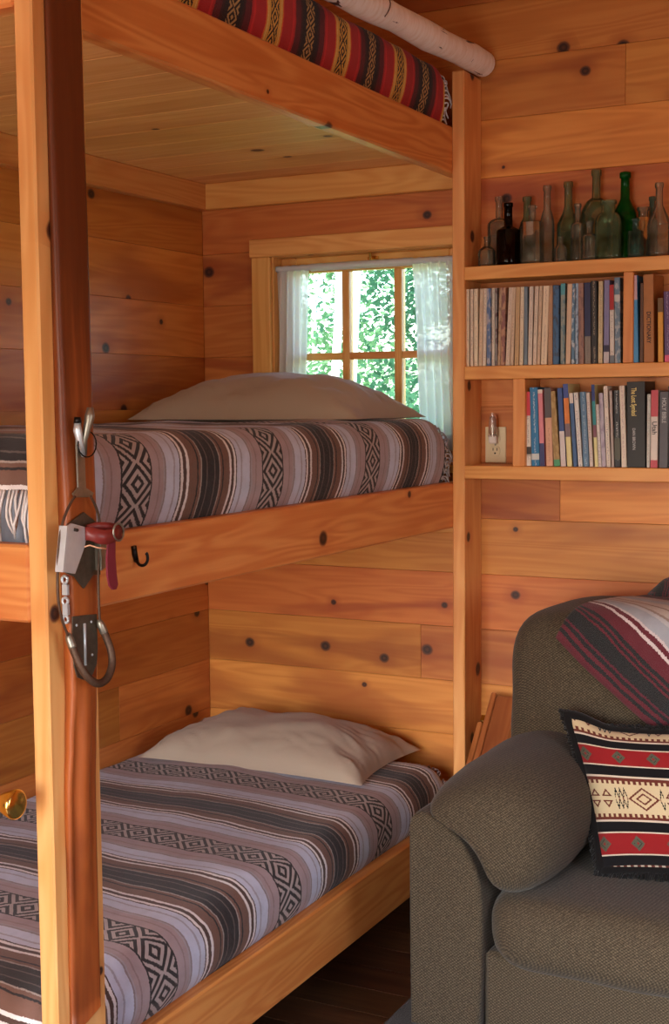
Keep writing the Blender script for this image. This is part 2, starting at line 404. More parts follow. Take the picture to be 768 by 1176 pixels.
b2 = MB(); b2.add(cbox(3.62, 3.8, -2.25, .14, -.1, 3.4, .001)).add(cbox(3.62, 3.8, -3.55, -2.25, -.1, .85, .001)).add(cbox(3.62, 3.8, -3.55, -2.25, 2.05, 3.4, .001)).add(cbox(3.62, 3.8, -4.75, -3.55, -.1, 3.4, .001))
bpy.data.objects.remove(wr); wr = b2.build('wall_right', PINE); tag(wr, kind='structure', label='pine wall with a window on the right of the room')
b2 = MB(); b2.add(cbox(-1.2, -.94, -4.75, -4.6, -.1, 3.4, .001)).add(cbox(-.94, -.18, -4.75, -4.6, 2.0, 3.4, .001)).add(cbox(-.18, -.02, -4.75, -4.6, -.1, 3.4, .001)).add(cbox(1.26, 3.8, -4.75, -4.6, -.1, 3.4, .001)).add(cbox(-.02, 1.26, -4.75, -4.6, -.1, .38, .001)).add(cbox(-.02, 1.26, -4.75, -4.6, 1.94, 3.4, .001))
wf = b2.build('wall_front', PINE); tag(wf, kind='structure', label='pine wall with a window behind the photographer')
ce = mesh('ceiling', *cbox(-1.2, 3.8, -4.75, .2, 3.313, 3.42, .001), PINE_C); tag(ce, kind='structure', label='pine board ceiling above the bunks')

# ------------------------------------------------------------------ window in the bunk
win = thing('window_1', 'small pine sash window with six panes beside the middle bunk', None, (-.38, 0, OPZ0), kind='structure')
board('casing', -.800, OPX0, -.018, 0, OPZ0 - .06, 2.131, 'z', PINE_L, win)
board('header_casing', -.805, -.002, -.024, 0, 2.131, 2.192, 'x', PINE_L, win)
board('jamb', OPX0 - .001, OPX0 + .006, 0, .14, OPZ0, OPZ1, 'zy', PINE_L, win, .001)
board('jamb', OPX1 - .006, OPX1 + .001, 0, .14, OPZ0, OPZ1, 'zy', PINE_L, win, .001)
board('head_jamb', OPX0, OPX1, 0, .14, OPZ1 - .006, OPZ1 + .001, 'fx', PINE_L, win, .001)
board('sill', OPX0 - .03, -.002, -.02, .14, OPZ0 - .02, OPZ0 + .006, 'fx', PINE_L, win)
SY0, SY1 = .055, .09
gx = [-.722, -.664, -.487, -.460, -.292, -.265, -.092, -.036]
gz = [OPZ0 + .006, 1.522, 1.777, 1.801, 2.076, 2.129]
board('sash_stile', gx[0], gx[1], SY0, SY1, gz[0], gz[5], 'z', PINE_L, win)
board('sash_stile', gx[6], gx[7], SY0, SY1, gz[0], gz[5], 'z', PINE_L, win)
board('sash_rail', gx[1], gx[6], SY0, SY1, gz[0], gz[1], 'x', PINE_L, win)
board('sash_rail', gx[1], gx[6], SY0, SY1, gz[4], gz[5], 'x', PINE_L, win)
board('muntin', gx[2], gx[3], SY0, SY1, gz[1], gz[4], 'z', PINE_L, win)
board('muntin', gx[4], gx[5], SY0, SY1, gz[1], gz[4], 'z', PINE_L, win)
for a, b in ((1, 2), (3, 4), (5, 6)): board('muntin', gx[a], gx[b], SY0 + .003, SY1 - .003, gz[2], gz[3], 'x', PINE_L, win)
t = NT('window_glass'); tr = t.n('ShaderNodeBsdfTransparent'); gl = t.n('ShaderNodeBsdfGlossy'); gl.inputs['Roughness'].default_value = .02
fr = t.n('ShaderNodeFresnel'); fr.inputs[0].default_value = 1.45; mx = t.n('ShaderNodeMixShader'); t.l(fr.outputs[0], mx.inputs[0]); t.l(tr.outputs[0], mx.inputs[1]); t.l(gl.outputs[0], mx.inputs[2]); t.l(mx.outputs[0], t.out.inputs[0])
tr.inputs[0].default_value = (.93, .97, .95, 1)
GLASS = t.m
for a, b in ((1, 2), (3, 4), (5, 6)):
    for c, d in ((1, 2), (3, 4)):
        mesh('pane', *cbox(gx[a] - .004, gx[b] + .004, .071, .074, gz[c] - .004, gz[d] + .004, .0005), GLASS, win)
# latch on the head of the sash
lm = MB(); lm.add(cbox(-.385, -.345, .046, .055, 2.092, 2.118)).add(tube([(-.365, .05, 2.105), (-.365, .03, 2.107), (-.365, .024, 2.128)], .006, 8))
lm.build('latch', BRASS, win)

def sheer():
    t = NT('sheer_white_cotton'); uv = t.n('ShaderNodeTexCoord').outputs['Object']
    f = t.noise(uv, 900, 1)
    d = t.n('ShaderNodeBsdfDiffuse'); d.inputs[0].default_value = (.86, .86, .86, 1)
    tl = t.n('ShaderNodeBsdfTranslucent'); tl.inputs[0].default_value = (.86, .88, .9, 1)
    tp = t.n('ShaderNodeBsdfTransparent')
    m1 = t.n('ShaderNodeMixShader'); m1.inputs[0].default_value = .5; t.l(d.outputs[0], m1.inputs[1]); t.l(tl.outputs[0], m1.inputs[2])
    m2 = t.n('ShaderNodeMixShader'); t.l(t.math('MULTIPLY_ADD', f, .10, .05), m2.inputs[0]); t.l(m1.outputs[0], m2.inputs[1]); t.l(tp.outputs[0], m2.inputs[2])
    t.l(m2.outputs[0], t.out.inputs[0]); return t.m
SHEER = sheer()
def curtain(name, label, xt0, xt1, xb0, xb1, z1, z0, folds, seed):
    def fn(u, v):
        z = z1 + (z0 - z1) * v
        k = v ** .8
        x = (xt0 + (xt1 - xt0) * u) * (1 - k) + (xb0 + (xb1 - xb0) * u) * k
        x += .006 * math.sin(v * 5 + seed) * v
        y = .022 + (.007 + .008 * v) * math.sin(u * folds * 2 * PI + seed + .8 * math.sin(v * 3 + seed)) + .003 * math.sin(u * folds * 5.3 + v * 4)
        return (x, y, z)
    V, F = grid(fn, 90, 34)
    o = thing(name, label, 'curtain', ((xt0 + xt1) / 2, .022, z0), 'window curtains')
    c = mesh('panel', V, F, SHEER, o, True)
    h = tube([(x, .022, z1 + .003 + .001 * math.sin(x * 200)) for x in [xt0 + (xt1 - xt0) * i / 12 for i in range(13)]], .0105, 8)
    mesh('rod_pocket', *h, SHEER, o, True)
    V2, F2 = grid(lambda u, v: (lambda p: (p[0], p[1] - .0015, p[2] - .002 + (.016 * (1 - v))))(fn(u, 1)), 90, 2)
    mesh('hem', V2, F2, SHEER, o, True)
curtain('curtain', 'sheer white curtain on the left of the bunk window', -.722, -.590, -.735 + .012, -.612, 2.088, 1.50, 4.5, .3)
curtain('curtain', 'sheer white curtain on the right of the bunk window by the post', -.212, -.045, -.185, -.04, 2.088, 1.47, 5.5, 1.9)
rod = thing('curtain_rod', 'thin white tension rod across the top of the bunk window', 'curtain rod', (-.38, .022, 2.09))
mesh('rod', *tube([(OPX0 + .008, .022, 2.091), (OPX1 - .008, .022, 2.091)], .0075, 10), WHITEP, rod, True)
mesh('sleeve', *grid(lambda u, v: (-.59 + .38 * u, .022 - .012 * math.cos((v - .5) * 4.6) + .001 * math.sin(u * 60), 2.091 + .012 * math.sin((v - .5) * 3.0) * 1.1), 60, 8), SHEER, rod, True)

# ------------------------------------------------------------------ built-in bunk bed
RAILS = [(.150, .317), (1.234, 1.377), (2.332, 2.475)]
YF, PD = -2.166, .148
bunk = thing('bunk_bed', 'built-in three-tier pine bunk bed filling the corner', 'bunk bed', (-.5, -1.1, 0))
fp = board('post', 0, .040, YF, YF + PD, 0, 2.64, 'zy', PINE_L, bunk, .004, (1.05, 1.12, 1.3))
bp = board('post', 0, .0402, -.1456, 0, 0, 2.64, 'zy', PINE_L, bunk, .003)
for i, (z0, z1) in enumerate(RAILS):
    board('side_rail', -.040, 0, YF + .040, -.0005, z0, z1, 'y', RAILW, bunk, .005)
    board('end_rail', WX, 0, YF, YF + .040, z0, z1, 'x', RAILW, bunk, .005)
ZD = 2.394
for i, (z, zt) in enumerate(((.215, None), (1.295, None), (ZD, 1))):
    y = YF + .04; n = 12
    ww = (0 - y) / n
    for k in range(n):
        board('deck_board', WX, -.040, y + ww * k + .0005, y + ww * (k + 1) - .0005, z, z + .019, 'fx', PINE_C, bunk, .0008)
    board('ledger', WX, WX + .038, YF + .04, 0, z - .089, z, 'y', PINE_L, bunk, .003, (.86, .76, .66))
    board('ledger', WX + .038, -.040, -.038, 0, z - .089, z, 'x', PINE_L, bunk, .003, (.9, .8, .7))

# birch pole guard
t = NT('birch_bark'); tc = t.n('ShaderNodeTexCoord').outputs['Object']
n1 = t.noise(t.vm('MULTIPLY', tc, (30, 7, 30)), 1, 4, .6, .3); n2 = t.noise(t.vm('MULTIPLY', tc, (18, 90, 18)), 1, 3); n3 = t.noise(tc, 6, 2)
c = t.ramp(n2, [(.3, srgb(234, 220, 204)), (.55, srgb(246, 238, 228)), (.8, srgb(250, 246, 240))])
c = t.mix(t.smooth(n3, .62, .8), c, srgb(222, 186, 160)); c = t.mix(t.smooth(n1, .62, .67), c, srgb(70, 52, 46)); t.bump(n1, .2, .002)
BIRCH = t.fin(c, .7, 0, .3)
pole = thing('birch_pole', 'peeling white birch pole guard rail along the top bunk', 'pole', (.045, -1.1, 2.64))
pa = [(.052 - .0045 * i + .004 * math.sin(i * .7), -.012 - i * .1, 2.681 + .003 * math.sin(i * 1.1 + 1)) for i in range(22)]
mesh('log', *tube(pa, [.039 + .0025 * math.sin(i * 1.9) for i in range(22)], 20, False), BIRCH, pole, True)
CUT = plain('cut_birch_end', srgb(222, 190, 160), .8)
V, F = lathe([(0.0001, 0), (.0385, 0), (.0385, .004)], 20)
mesh('cut_end', V, F, CUT, pole, False, Matrix.Translation(Vector(pa[0])) @ Matrix.Rotation(R90, 4, 'X'))
for i, (yy, zz) in enumerate(((-.16, .0), (-.43, .01), (-.72, .0), (-.95, .0))):
    ring = [(.052 + .045 * yy + .0402 * math.cos(a), yy + .012 * math.sin(a * 2), 2.681 + .0402 * math.sin(a)) for a in [q * .25 for q in range(-3, 14 - i * 3)]]
    mesh('bark_scar', *tube(ring, .0014, 5), plain('bark_scar_dark', srgb(84, 66, 58), .8), pole, True)

# ------------------------------------------------------------------ mattresses, blankets, pillows
def mattress(label, z0, z1):
    o = thing('mattress', label, 'mattress', (-.52, -1.07, z0), 'bunk mattresses')
    V, F = cbox(-.995, -.05, -2.078, -.17, z0, z1, .036); mesh('body', V, F, SHEET, o)
    for z in (z0 + .04, z1 - .045):
        mesh('piping', *tube([(-.97, -2.080, z), (-.08, -2.080, z), (-.049, -2.05, z), (-.049, -.20, z)], .005, 6), SHEET, o, True)
mattress('grey mattress on the lowest bunk, its foot corner bare', .236, .445)
mattress('mattress on the middle bunk hidden under a striped blanket', 1.316, 1.555)
mattress('mattress on the top bunk hidden under the red blanket', 2.415, 2.636)
def blanket(label, mat, fmat, ztop, zlow, yfoot, footdrop, phase, seed, fr_foot=True, crown=.0, xf=-.014, skew=0, headdrop=.02, yhead=-.165, rr=.075):
    r = rr
    drop = ztop - zlow
    # across: wall -> front -> down
    top_len = (xf - r) - (-1.0); arc = r * R90; down = max(.01, drop - r)
    LS = top_len + arc + down
    def across(s):
        if s <= top_len: return -1.0 + s, 0.0
        if s <= top_len + arc:
            a = (s - top_len) / r; return xf - r + r * math.sin(a), r * (1 - math.cos(a))
        q = s - top_len - arc; f = q / down
        return xf + .012 * math.sin(f * PI) - .034 * f, r + q
    fl_ = -(yfoot + r) - (-(yhead)); fd = max(.005, footdrop - r); LT_ = fl_ + arc + fd
    def along(tt):
        if tt <= fl_: return yhead - tt, 0.0
        if tt <= fl_ + arc:
            a = (tt - fl_) / r; return yfoot + r - r * math.sin(a), r * (1 - math.cos(a))
        return yfoot, r + (tt - fl_ - arc)
    V, UV = [], []
    nu, nv = 120, 90
    def pos(tt, s):
        x, d1 = across(s); y, d2 = along(tt)
        z = ztop - max(d1, d2)
        e = mnoise.noise(Vector((x * 3 + seed, y * 3, 0))) * .010 + mnoise.noise(Vector((x * 9, y * 8 + seed, 2))) * .004
        cr = crown * (1 - ((x + .5) / .5) ** 2)
        if d1 < .02 and d2 < .02: z += e + cr
        else:
            k = mnoise.noise(Vector((y * 7 + seed, z * 4, x * 2))) * .008
            if d1 >= .02: x += k * min(1, (d1 - .02) / .05) * .8
            if d2 >= .02: y += k * min(1, (d2 - .02) / .05) * .5
        if tt < .05: z -= (1 - tt / .05) ** 2 * headdrop
        return Vector((x, y, z))
    for j in range(nv + 1):
        s = LS * j / nv
        for i in range(nu + 1):
            tt = LT_ * i / nu
            V.append(pos(tt, s)); UV.append((tt - yhead - phase + skew * (1 - s / LS) + 5.6 * 0 , s))
    F = [[j * (nu + 1) + i, (j + 1) * (nu + 1) + i, (j + 1) * (nu + 1) + i + 1, j * (nu + 1) + i + 1] for j in range(nv) for i in range(nu)]
    o = thing('blanket', label, 'blanket', (-.5, -1.1, ztop), 'serape blankets')
    mesh('cloth', V, F, mat, o, True, None, UV)
    def fringe(edge, n, L, out, m):
        b = MB()
        for i in range(n):
            f = (i + random.random() * .6) / n
            p = edge(f); q = []
            sx, sy = random.uniform(-.3, .3), random.uniform(-.2, .2); LL = L * random.uniform(.7, 1.1)
            for k in range(6):
                h = k / 5
                q.append(p + out(h, LL, p) + Vector((math.sin(h * 5 + i) * .006 * h + sx * .02 * h, math.sin(h * 6 + i * 2) * .005 * h + sy * .02 * h, 0)))
            b.add(tube(q, [.0032, .003, .0028, .0028, .0026, .0018], 4))
        f = b.build('fringe', m, o, True); f['kind'] = 'stuff'
    if fr_foot:
        fringe(lambda f: pos(LT_, LS * (.04 + .96 * f)), 110, .10, lambda h, L, p: Vector((0, -.006 * h - .01 * math.sin(h * 3), -L * h)), FRINGE_W)
    fringe(lambda f: pos(0, LS * (.08 + .92 * f)), 90, .045, lambda h, L, p: Vector((0, L * .75 * math.sin(h * 1.5), .008 * math.sin(h * 3) - L * .6 * h * h)), fmat)
    return o
blanket('grey and brown striped serape blanket on the lowest bunk', SER, FRINGE_G, .468, .300, -2.108, .06, .09 - .02, 3, skew=.05, crown=.012)
blanket('grey and brown striped serape blanket on the middle bunk', SER, FRINGE_G, 1.572, 1.358, -2.112, .10, .128, 9, crown=.004)
blanket('red and yellow striped serape blanket on the top bunk', SERR, FRINGE_W, 2.652, 2.458, -2.11, .08, .128 + .01, 15, fr_foot=False, rr=.045)

def pillow(label, c, a, b, H, yaw, seed, tiltx=0, mat=PILLOWC):
    N = 56
    V, F = [], []
    Rz = Matrix.Rotation(yaw, 3, 'Z') @ Matrix.Rotation(tiltx, 3, 'X')
    def P(u, v, side):
        x = a * u * (1 - .075 * (1 - abs(v) ** 2.2)); y = b * v * (1 - .095 * (1 - abs(u) ** 2.4))
        h = max(0, (1 - abs(u) ** 2.6)) ** .55 * max(0, (1 - abs(v) ** 2.4)) ** .55
        if side > 0:
            z = H * h + .012
            e = 1 - h
            wr = mnoise.noise(Vector((u * 3.2 + seed, v * 2.2, 0))) * .016 + abs(mnoise.noise(Vector((u * 6 + v * 5 + seed, v * 3 - u * 2, 3)))) * .014 * min(1, e * 3)
            ed = max(abs(u), abs(v))
            wr += math.sin((math.atan2(v, u)) * 26 + seed + 2 * mnoise.noise(Vector((u * 2, v * 2, seed)))) * .004 * max(0, ed - .45) * min(1, 4 * (1 - ed))
            z += wr * min(1, h * 3)
        else: z = .012 - .010 * h
        return Rz @ Vector((x, y, z)) + Vector(c)
    for side in (1, -1):
        for j in range(N + 1):
            for i in range(N + 1):
                V.append(P(2 * i / N - 1, 2 * j / N - 1, side))
    o = thing('pillow', label, 'pillow', c, 'bed pillows')
    K = (N + 1) ** 2
    for j in range(N):
        for i in range(N):
            q = [j * (N + 1) + i, j * (N + 1) + i + 1, (j + 1) * (N + 1) + i + 1, (j + 1) * (N + 1) + i]
            F.append(q); F.append([K + k for k in q[::-1]])
    mesh('pillowcase', V, F, mat, o, True)
    hem = [P(-.86 + .0 * k, -1 + 2 * k / 30, 1) + Vector((0, 0, .0012)) for k in range(1, 30)]
    mesh('hem_seam', *tube(hem, .0016, 5), mat, o, True)
pillow('taupe pillow on the lowest bunk', (-.555, -.285, .470), .405, .235, .125, .02, 2.0)
pillow('taupe pillow on the middle bunk in front of the window', (-.545, -.30, 1.570), .42, .235, .142, -.03, 7.0)

# ------------------------------------------------------------------ wall shelves
SD = .1456
SZ = [2.0445, 1.7388, 1.4310]; ST = .0405
shelf = thing('wall_shelf', 'three open pine shelves built against the plank wall beside the bunk post', 'shelf', (.7, 0, SZ[2] - ST))
for z in SZ: board('shelf_board', .0402, 1.62, -SD, 0, z - ST, z, 'fx', PINE_L, shelf, .002, (.98, .9, .82))
board('divider', .0402 + .0002, .0402 + .0002 + .001, -.02, -.01, SZ[2] - ST - .001, SZ[2] - ST, 'z', PINE_L, shelf) if 0 else None
dx0 = onY(588.5, 480, -SD).x; dx1 = onY(602.5, 480, -SD).x
board('divider', dx0, dx1, -SD, 0, SZ[2], SZ[1] - ST, 'zy', PINE_L, shelf, .002, (.98, .9, .82))
ex0 = onY(714.5, 370, -SD).x; ex1 = onY(726, 370, -SD).x
board('divider', ex0, ex1, -SD + .006, 0, SZ[1], SZ[0] - ST, 'zy', PINE_L, shelf, .002, (.95, .85, .75))
board('end_panel', 1.58, 1.62, -SD, 0, SZ[2], SZ[0] - ST, 'zy', PINE_L, shelf, .002)

# outlet with a small lamp plugged in
op = onY(569, 512, -.004)
out = thing('electrical_outlet', 'ivory electrical outlet plate in the small cubby of the lower shelf', 'outlet', (op.x, 0, SZ[2] + .004))
oz = SZ[2] + .004 + .057
mesh('cover_plate', *cbox(op.x - .035, op.x + .035, -.006, 0, oz - .057, oz + .057, .002), IVORY, out)
for dz in (-.0195, .0195):
    V, F = lathe([(.0001, -.0005), (.0165, -.0005), (.0165, .003), (.015, .0038), (.0001, .0038)], 24, 2.6)
    f = mesh('receptacle', V, F, IVORY, out, False, Matrix.Translation(Vector((op.x, -.006, oz + dz))) @ Matrix.Rotation(R90, 4, 'X'))
    if dz < 0:
        for sx in (-.0065, .0065): mesh('slot', *cbox(op.x + sx - .0012, op.x + sx + .0012, -.0105, -.0095, oz + dz + .0005, oz + dz + .0095, .0002), SLOT, f)
        mesh('slot', *cbox(op.x - .0028, op.x + .0028, -.0105, -.0095, oz + dz - .010, oz + dz - .005, .0015), SLOT, f)
mesh('screw', *[lathe([(.0001, .0012), (.003, .0012), (.003, 0)], 10)[0], lathe([(.0001, .0012), (.003, .0012), (.003, 0)], 10)[1]], METAL, out, False, Matrix.Translation(Vector((op.x, -.006, oz))) @ Matrix.Rotation(R90, 4, 'X'))
CLEAR = NT('clear_plastic'); CLEAR.b.inputs['Transmission Weight'].default_value = .85; CLEAR = CLEAR.fin(srgb(236, 230, 222), .12, 0, .5)
nl = thing('night_light', 'clear night light plugged into the upper socket of the outlet', 'night light', (op.x, -.02, oz + .01))
mesh('plug_body', *cbox(op.x - .014, op.x + .012, -.034, -.0102, oz + .004, oz + .030, .004), WHITEP, nl)
V, F = lathe([(.0001, .062), (.006, .060), (.0095, .050), (.011, .03), (.010, .008), (.007, 0), (.0001, 0)], 20)
mesh('bulb', V, F, CLEAR, nl, True, Matrix.Translation(Vector((op.x - .001, -.022, oz + .030))))
mesh('shield', *grid(lambda u, v: (op.x - .001 + (.018 - .006 * v) * math.sin((u - .5) * 2.4), -.022 - .018 * math.cos((u - .5) * 2.4) * (1 - .15 * v), oz + .026 + .076 * v - .012 * abs(u - .5) * v), 14, 8), CLEAR, nl, True)

# ------------------------------------------------------------------ books
SPM = {}
def spine(c, ink=None, kind=0):
    key = (c, ink, kind)
    if key in SPM: return SPM[key]
    t = NT('spine_print'); tc = t.n('ShaderNodeTexCoord').outputs['Object']; oi = t.n('ShaderNodeObjectInfo')
    col = t.mix(t.math('MULTIPLY', t.noise(tc, 60, 3), .5), srgb(*c), srgb(*[int(q * .8) for q in c]))
    if ink:
        off = t.n('ShaderNodeCombineXYZ'); t.l(t.math('MULTIPLY', oi.outputs['Random'], 9), off.inputs[2])
        p = t.vm('ADD', tc, off.outputs[0])
        if kind == 1: f = t.smooth(t.noise(t.vm('MULTIPLY', p, (90, 0, 40)), 1, 3, .6), .5, .58)       # picture-like patches
        else:
            sp = t.n('ShaderNodeSeparateXYZ'); t.l(tc, sp.inputs[0])
            band = t.math('LESS_THAN', t.math('ABSOLUTE', sp.outputs[0]), .0024)
            f = t.math('MULTIPLY', band, t.math('GREATER_THAN', t.noise(t.vm('MULTIPLY', p, (260, 0, 330)), 1, 1), .52))
            f = t.math('MULTIPLY', f, t.math('GREATER_THAN', t.noise(t.vm('MULTIPLY', p, (0, 0, 22)), 1, 1), .44))
        col = t.mix(t.math('MULTIPLY', f, .85 if kind or sum(ink) > 400 else .5), col, srgb(*ink))
    SPM[key] = t.fin(col, .45, 0, .4); return SPM[key]
def text_mesh(s, size, spacing=1.0):
    cu = bpy.data.curves.new('t', 'FONT'); cu.body = s; cu.size = size; cu.extrude = .0002; cu.offset = size * .016; cu.align_x = 'LEFT'; cu.align_y = 'CENTER'; cu.space_character = spacing; cu.resolution_u = 3
    o = bpy.data.objects.new('t', cu); COL.objects.link(o)
    me = bpy.data.meshes.new_from_object(o); bpy.data.objects.remove(o)
    return me
TXT = Matrix(((0, 1, 0, 0), (0, 0, -1, 0), (-1, 0, 0, 0), (0, 0, 0, 1)))
YS = -.130
ORD = 'first second third fourth fifth sixth seventh eighth ninth tenth eleventh twelfth thirteenth fourteenth fifteenth sixteenth seventeenth eighteenth nineteenth twentieth'.split()
TENS = {2: 'twenty', 3: 'thirty'}
def ordn(n): return ORD[n - 1] if n <= 20 else ('thirtieth' if n == 30 else TENS[n // 10] + '-' + ORD[n % 10 - 1])
def book(x0, x1, xt, ytop, zs, ybot, mat, bands, label, group, dy=0, titles=()):
    """x0,x1: pixel columns of the spine foot; xt: column of its left edge at the top; bands: (from, to, colour) as fractions of the height from the top"""
    ys = YS + dy
    X0 = onY(x0, ybot, ys).x; X1 = onY(x1, ybot, ys).x; pt = onY(xt, ytop, ys); H = pt.z - zs
    th = (X1 - X0) * .96; lean = math.atan2(pt.x - X0, H)
    # the camera sees true verticals almost upright
    if abs(lean) < .012: lean = 0
    L = math.hypot(H, pt.x - X0) * .995 - abs(math.sin(lean)) * th * .5
    piv = Vector((X0 if lean <= 0 else X0 + th, ys, zs + .0004)); bx = th / 2 if lean <= 0 else -th / 2
    M = Matrix.Translation(piv) @ Matrix.Rotation(lean, 4, 'Y') @ Matrix.Translation(Vector((bx, 0, 0)))
    o = thing('book', label, 'book', (X0, ys, zs), group)
    o['_'] = 0; del o['_']
    d = min(.118, -.006 - ys)
    c = .0018
    b = MB(); h = th / 2
    b.add(cbox(-h, -h + c, 0, d, 0, L, .0004)); b.add(cbox(h - c, h, 0, d, 0, L, .0004))
    b.add(cbox(-h, h, 0, .003, 0, L, .0008))
    cv = b.build('cover', mat, o, False, M)
    mesh('pages', *cbox(-h + c, h - c, .003, d - .004, .003, L - .003, .0003), PAGES, o, False, M)
    for f0, f1, bm_ in bands:
        mesh('spine_band', *cbox(-h * .985, h * .985, -.0005, .0005, L * (1 - f1), L * (1 - f0), .0002), bm_, cv, False, M)
    for s, size, f, ox, m, spc in titles:
        me = text_mesh(s, size); me.materials.append(m)
        part(me, 'lettering', cv, M @ Matrix.Translation(Vector((ox * h, -.0009, L * (1 - f)))) @ TXT @ Matrix.Diagonal((spc, 1, 1, 1)))
    return o
CR = ((236, 214, 184), (228, 206, 184), (240, 220, 190), (222, 194, 164), (232, 212, 190))
INK = (120, 96, 84)
def cr(i): return spine(CR[i % 5], INK)
B1 = [ # x0,x1 (crop px /6.4+528), colour name, material, kind
 (42, 70, 44, 'cream', cr(0)), (75, 101, 76, 'cream', cr(1)), (103, 133, 106, 'cream', cr(2)), (136, 163, 148, 'tan', cr(3)), (165, 193, 174, 'cream', cr(4)),
 (196, 229, 202, 'blue', spine((92, 116, 158), (178, 172, 176), 1)), (233, 257, 236, 'white', spine((214, 204, 190), INK)), (258, 273, 258, 'grey and maroon', spine((168, 160, 156), (86, 40, 52), 1)),
 (275, 299, 288, 'tan', spine((196, 160, 128), (128, 92, 72), 1)), (299, 331, 306, 'mauve brown', spine((142, 94, 88), (196, 150, 118), 1)), (334, 365, 360, 'cream', cr(1)), (368, 394, 386, 'tan', cr(3)),
 (400, 432, 412, 'tan', spine((206, 170, 124), INK)), (436, 464, 446, 'cream', cr(2)), (469, 497, 475, 'grey blue', spine((122, 138, 150), (70, 84, 104))), (499, 530, 510, 'white', spine((226, 210, 194), INK)),
 (534, 562, 552, 'cream', cr(4)), (564, 590, 584, 'tan', cr(3)), (593, 640, 612, 'tan', cr(0)), (646, 681, 650, 'light brown', spine((186, 144, 108), INK)), (682, 729, 686, 'blue', spine((62, 106, 148), (52, 66, 82), 1))]
g1 = 'books on the upper book shelf'
n = 0
for a, b, tp_, cn, m in B1:
    n += 1; xa, xb = 528 + a / 6.4, 528 + b / 6.4
    yt = 310 + (140 - (a - 42) * .045) / 6.4; yb = 420.5 - (xa - 535) * .019
    book(xa, xb, 528 + tp_ / 6.4, yt, SZ[1], yb, m, [], 'thin %s spine, %s from the bunk post on the upper book shelf' % (cn, ordn(n)), g1, random.uniform(-.003, .004))
def sol(*c): return spine(tuple(c))
B1b = [(20, 52, 24, 122, 'grey green', spine((150, 158, 150), (86, 120, 132), 1), [(0, .14, sol(86, 160, 170))]), (55, 90, 68, 124, 'plain cream', sol(222, 192, 162), []), (94, 119, 100, 122, 'steel blue', spine((92, 128, 158), (196, 204, 210), 1), []),
 (120, 144, 122, 120, 'pale blue', spine((160, 184, 206), (96, 110, 130), 1), []), (146, 184, 142, 118, 'pinkish brown', spine((160, 120, 106), (120, 90, 84), 1), []), (188, 232, 184, 116, 'grey', spine((136, 126, 116), (90, 84, 80)), [(0, .66, sol(38, 44, 82))]),
 (235, 276, 230, 104, 'black speckled', spine((44, 40, 38), (168, 150, 128)), []), (279, 311, 282, 106, 'ivory', spine((214, 194, 152), INK), []), (317, 357, 320, 98, 'lavender', spine((136, 130, 172), (110, 100, 140)), [(.78, .86, sol(44, 36, 70)), (.86, 1, sol(196, 186, 190))]),
 (361, 392, 358, 130, 'white and red', spine((222, 214, 204), (110, 100, 96)), [(0, .32, sol(176, 32, 36)), (.9, 1, sol(110, 120, 130))]), (395, 436, 390, 80, 'slate blue', spine((104, 130, 150), (170, 176, 180), 1), [(.2, .28, sol(206, 204, 198))])]
for a, b, tp_, yt, cn, m, bands in B1b:
    n += 1; xa, xb = 640 + a / 6, 640 + b / 6
    book(xa, xb, 640 + tp_ / 6, 305 + yt / 6, SZ[1], 420.5 - (xa - 535) * .019, m, bands, '%s spine, %s from the bunk post on the upper book shelf' % (cn, ordn(n)), g1, random.uniform(-.002, .004))
BKTX = plain('black_print', srgb(40, 30, 26), .6)
for a, b, tp_, yt, lab, m, bands, ti in [
 (520, 560, 508, 66, 'bright blue book with a pink top beside the upper shelf divider', sol(72, 150, 204), [(0, .28, sol(206, 170, 178))], ()),
 (566, 591, 566, 118, 'thin dark brown book left of the thick tan dictionary', sol(96, 62, 38), [], ()),
 (595, 668, 590, 60, 'thick tan dictionary on the upper book shelf', spine((176, 112, 54)), [], (('DICTIONARY', .017, .42, 0, BKTX, .9),)),
 (692, 730, 690, 222, 'short yellow book right of the thick tan dictionary', sol(224, 160, 50), [(0, .22, sol(110, 80, 40))], ()),
 (738, 790, 730, 176, 'purple book with a pink foot at the right of the upper shelf', spine((92, 60, 110), (150, 130, 160)), [(.9, 1, sol(220, 90, 130))], ())]:
    xa, xb = 640 + a / 6, 640 + b / 6
    book(xa, xb, 640 + tp_ / 6, 305 + yt / 6, SZ[1], 416, m, bands, lab, g1, .002, ti)
g2 = 'books on the lower book shelf'
GOLD = plain('gold_print', srgb(226, 204, 120), .4); SILV = plain('silver_print', srgb(176, 176, 178), .5)
WT_, WH2 = (226, 218, 208), (234, 228, 222)
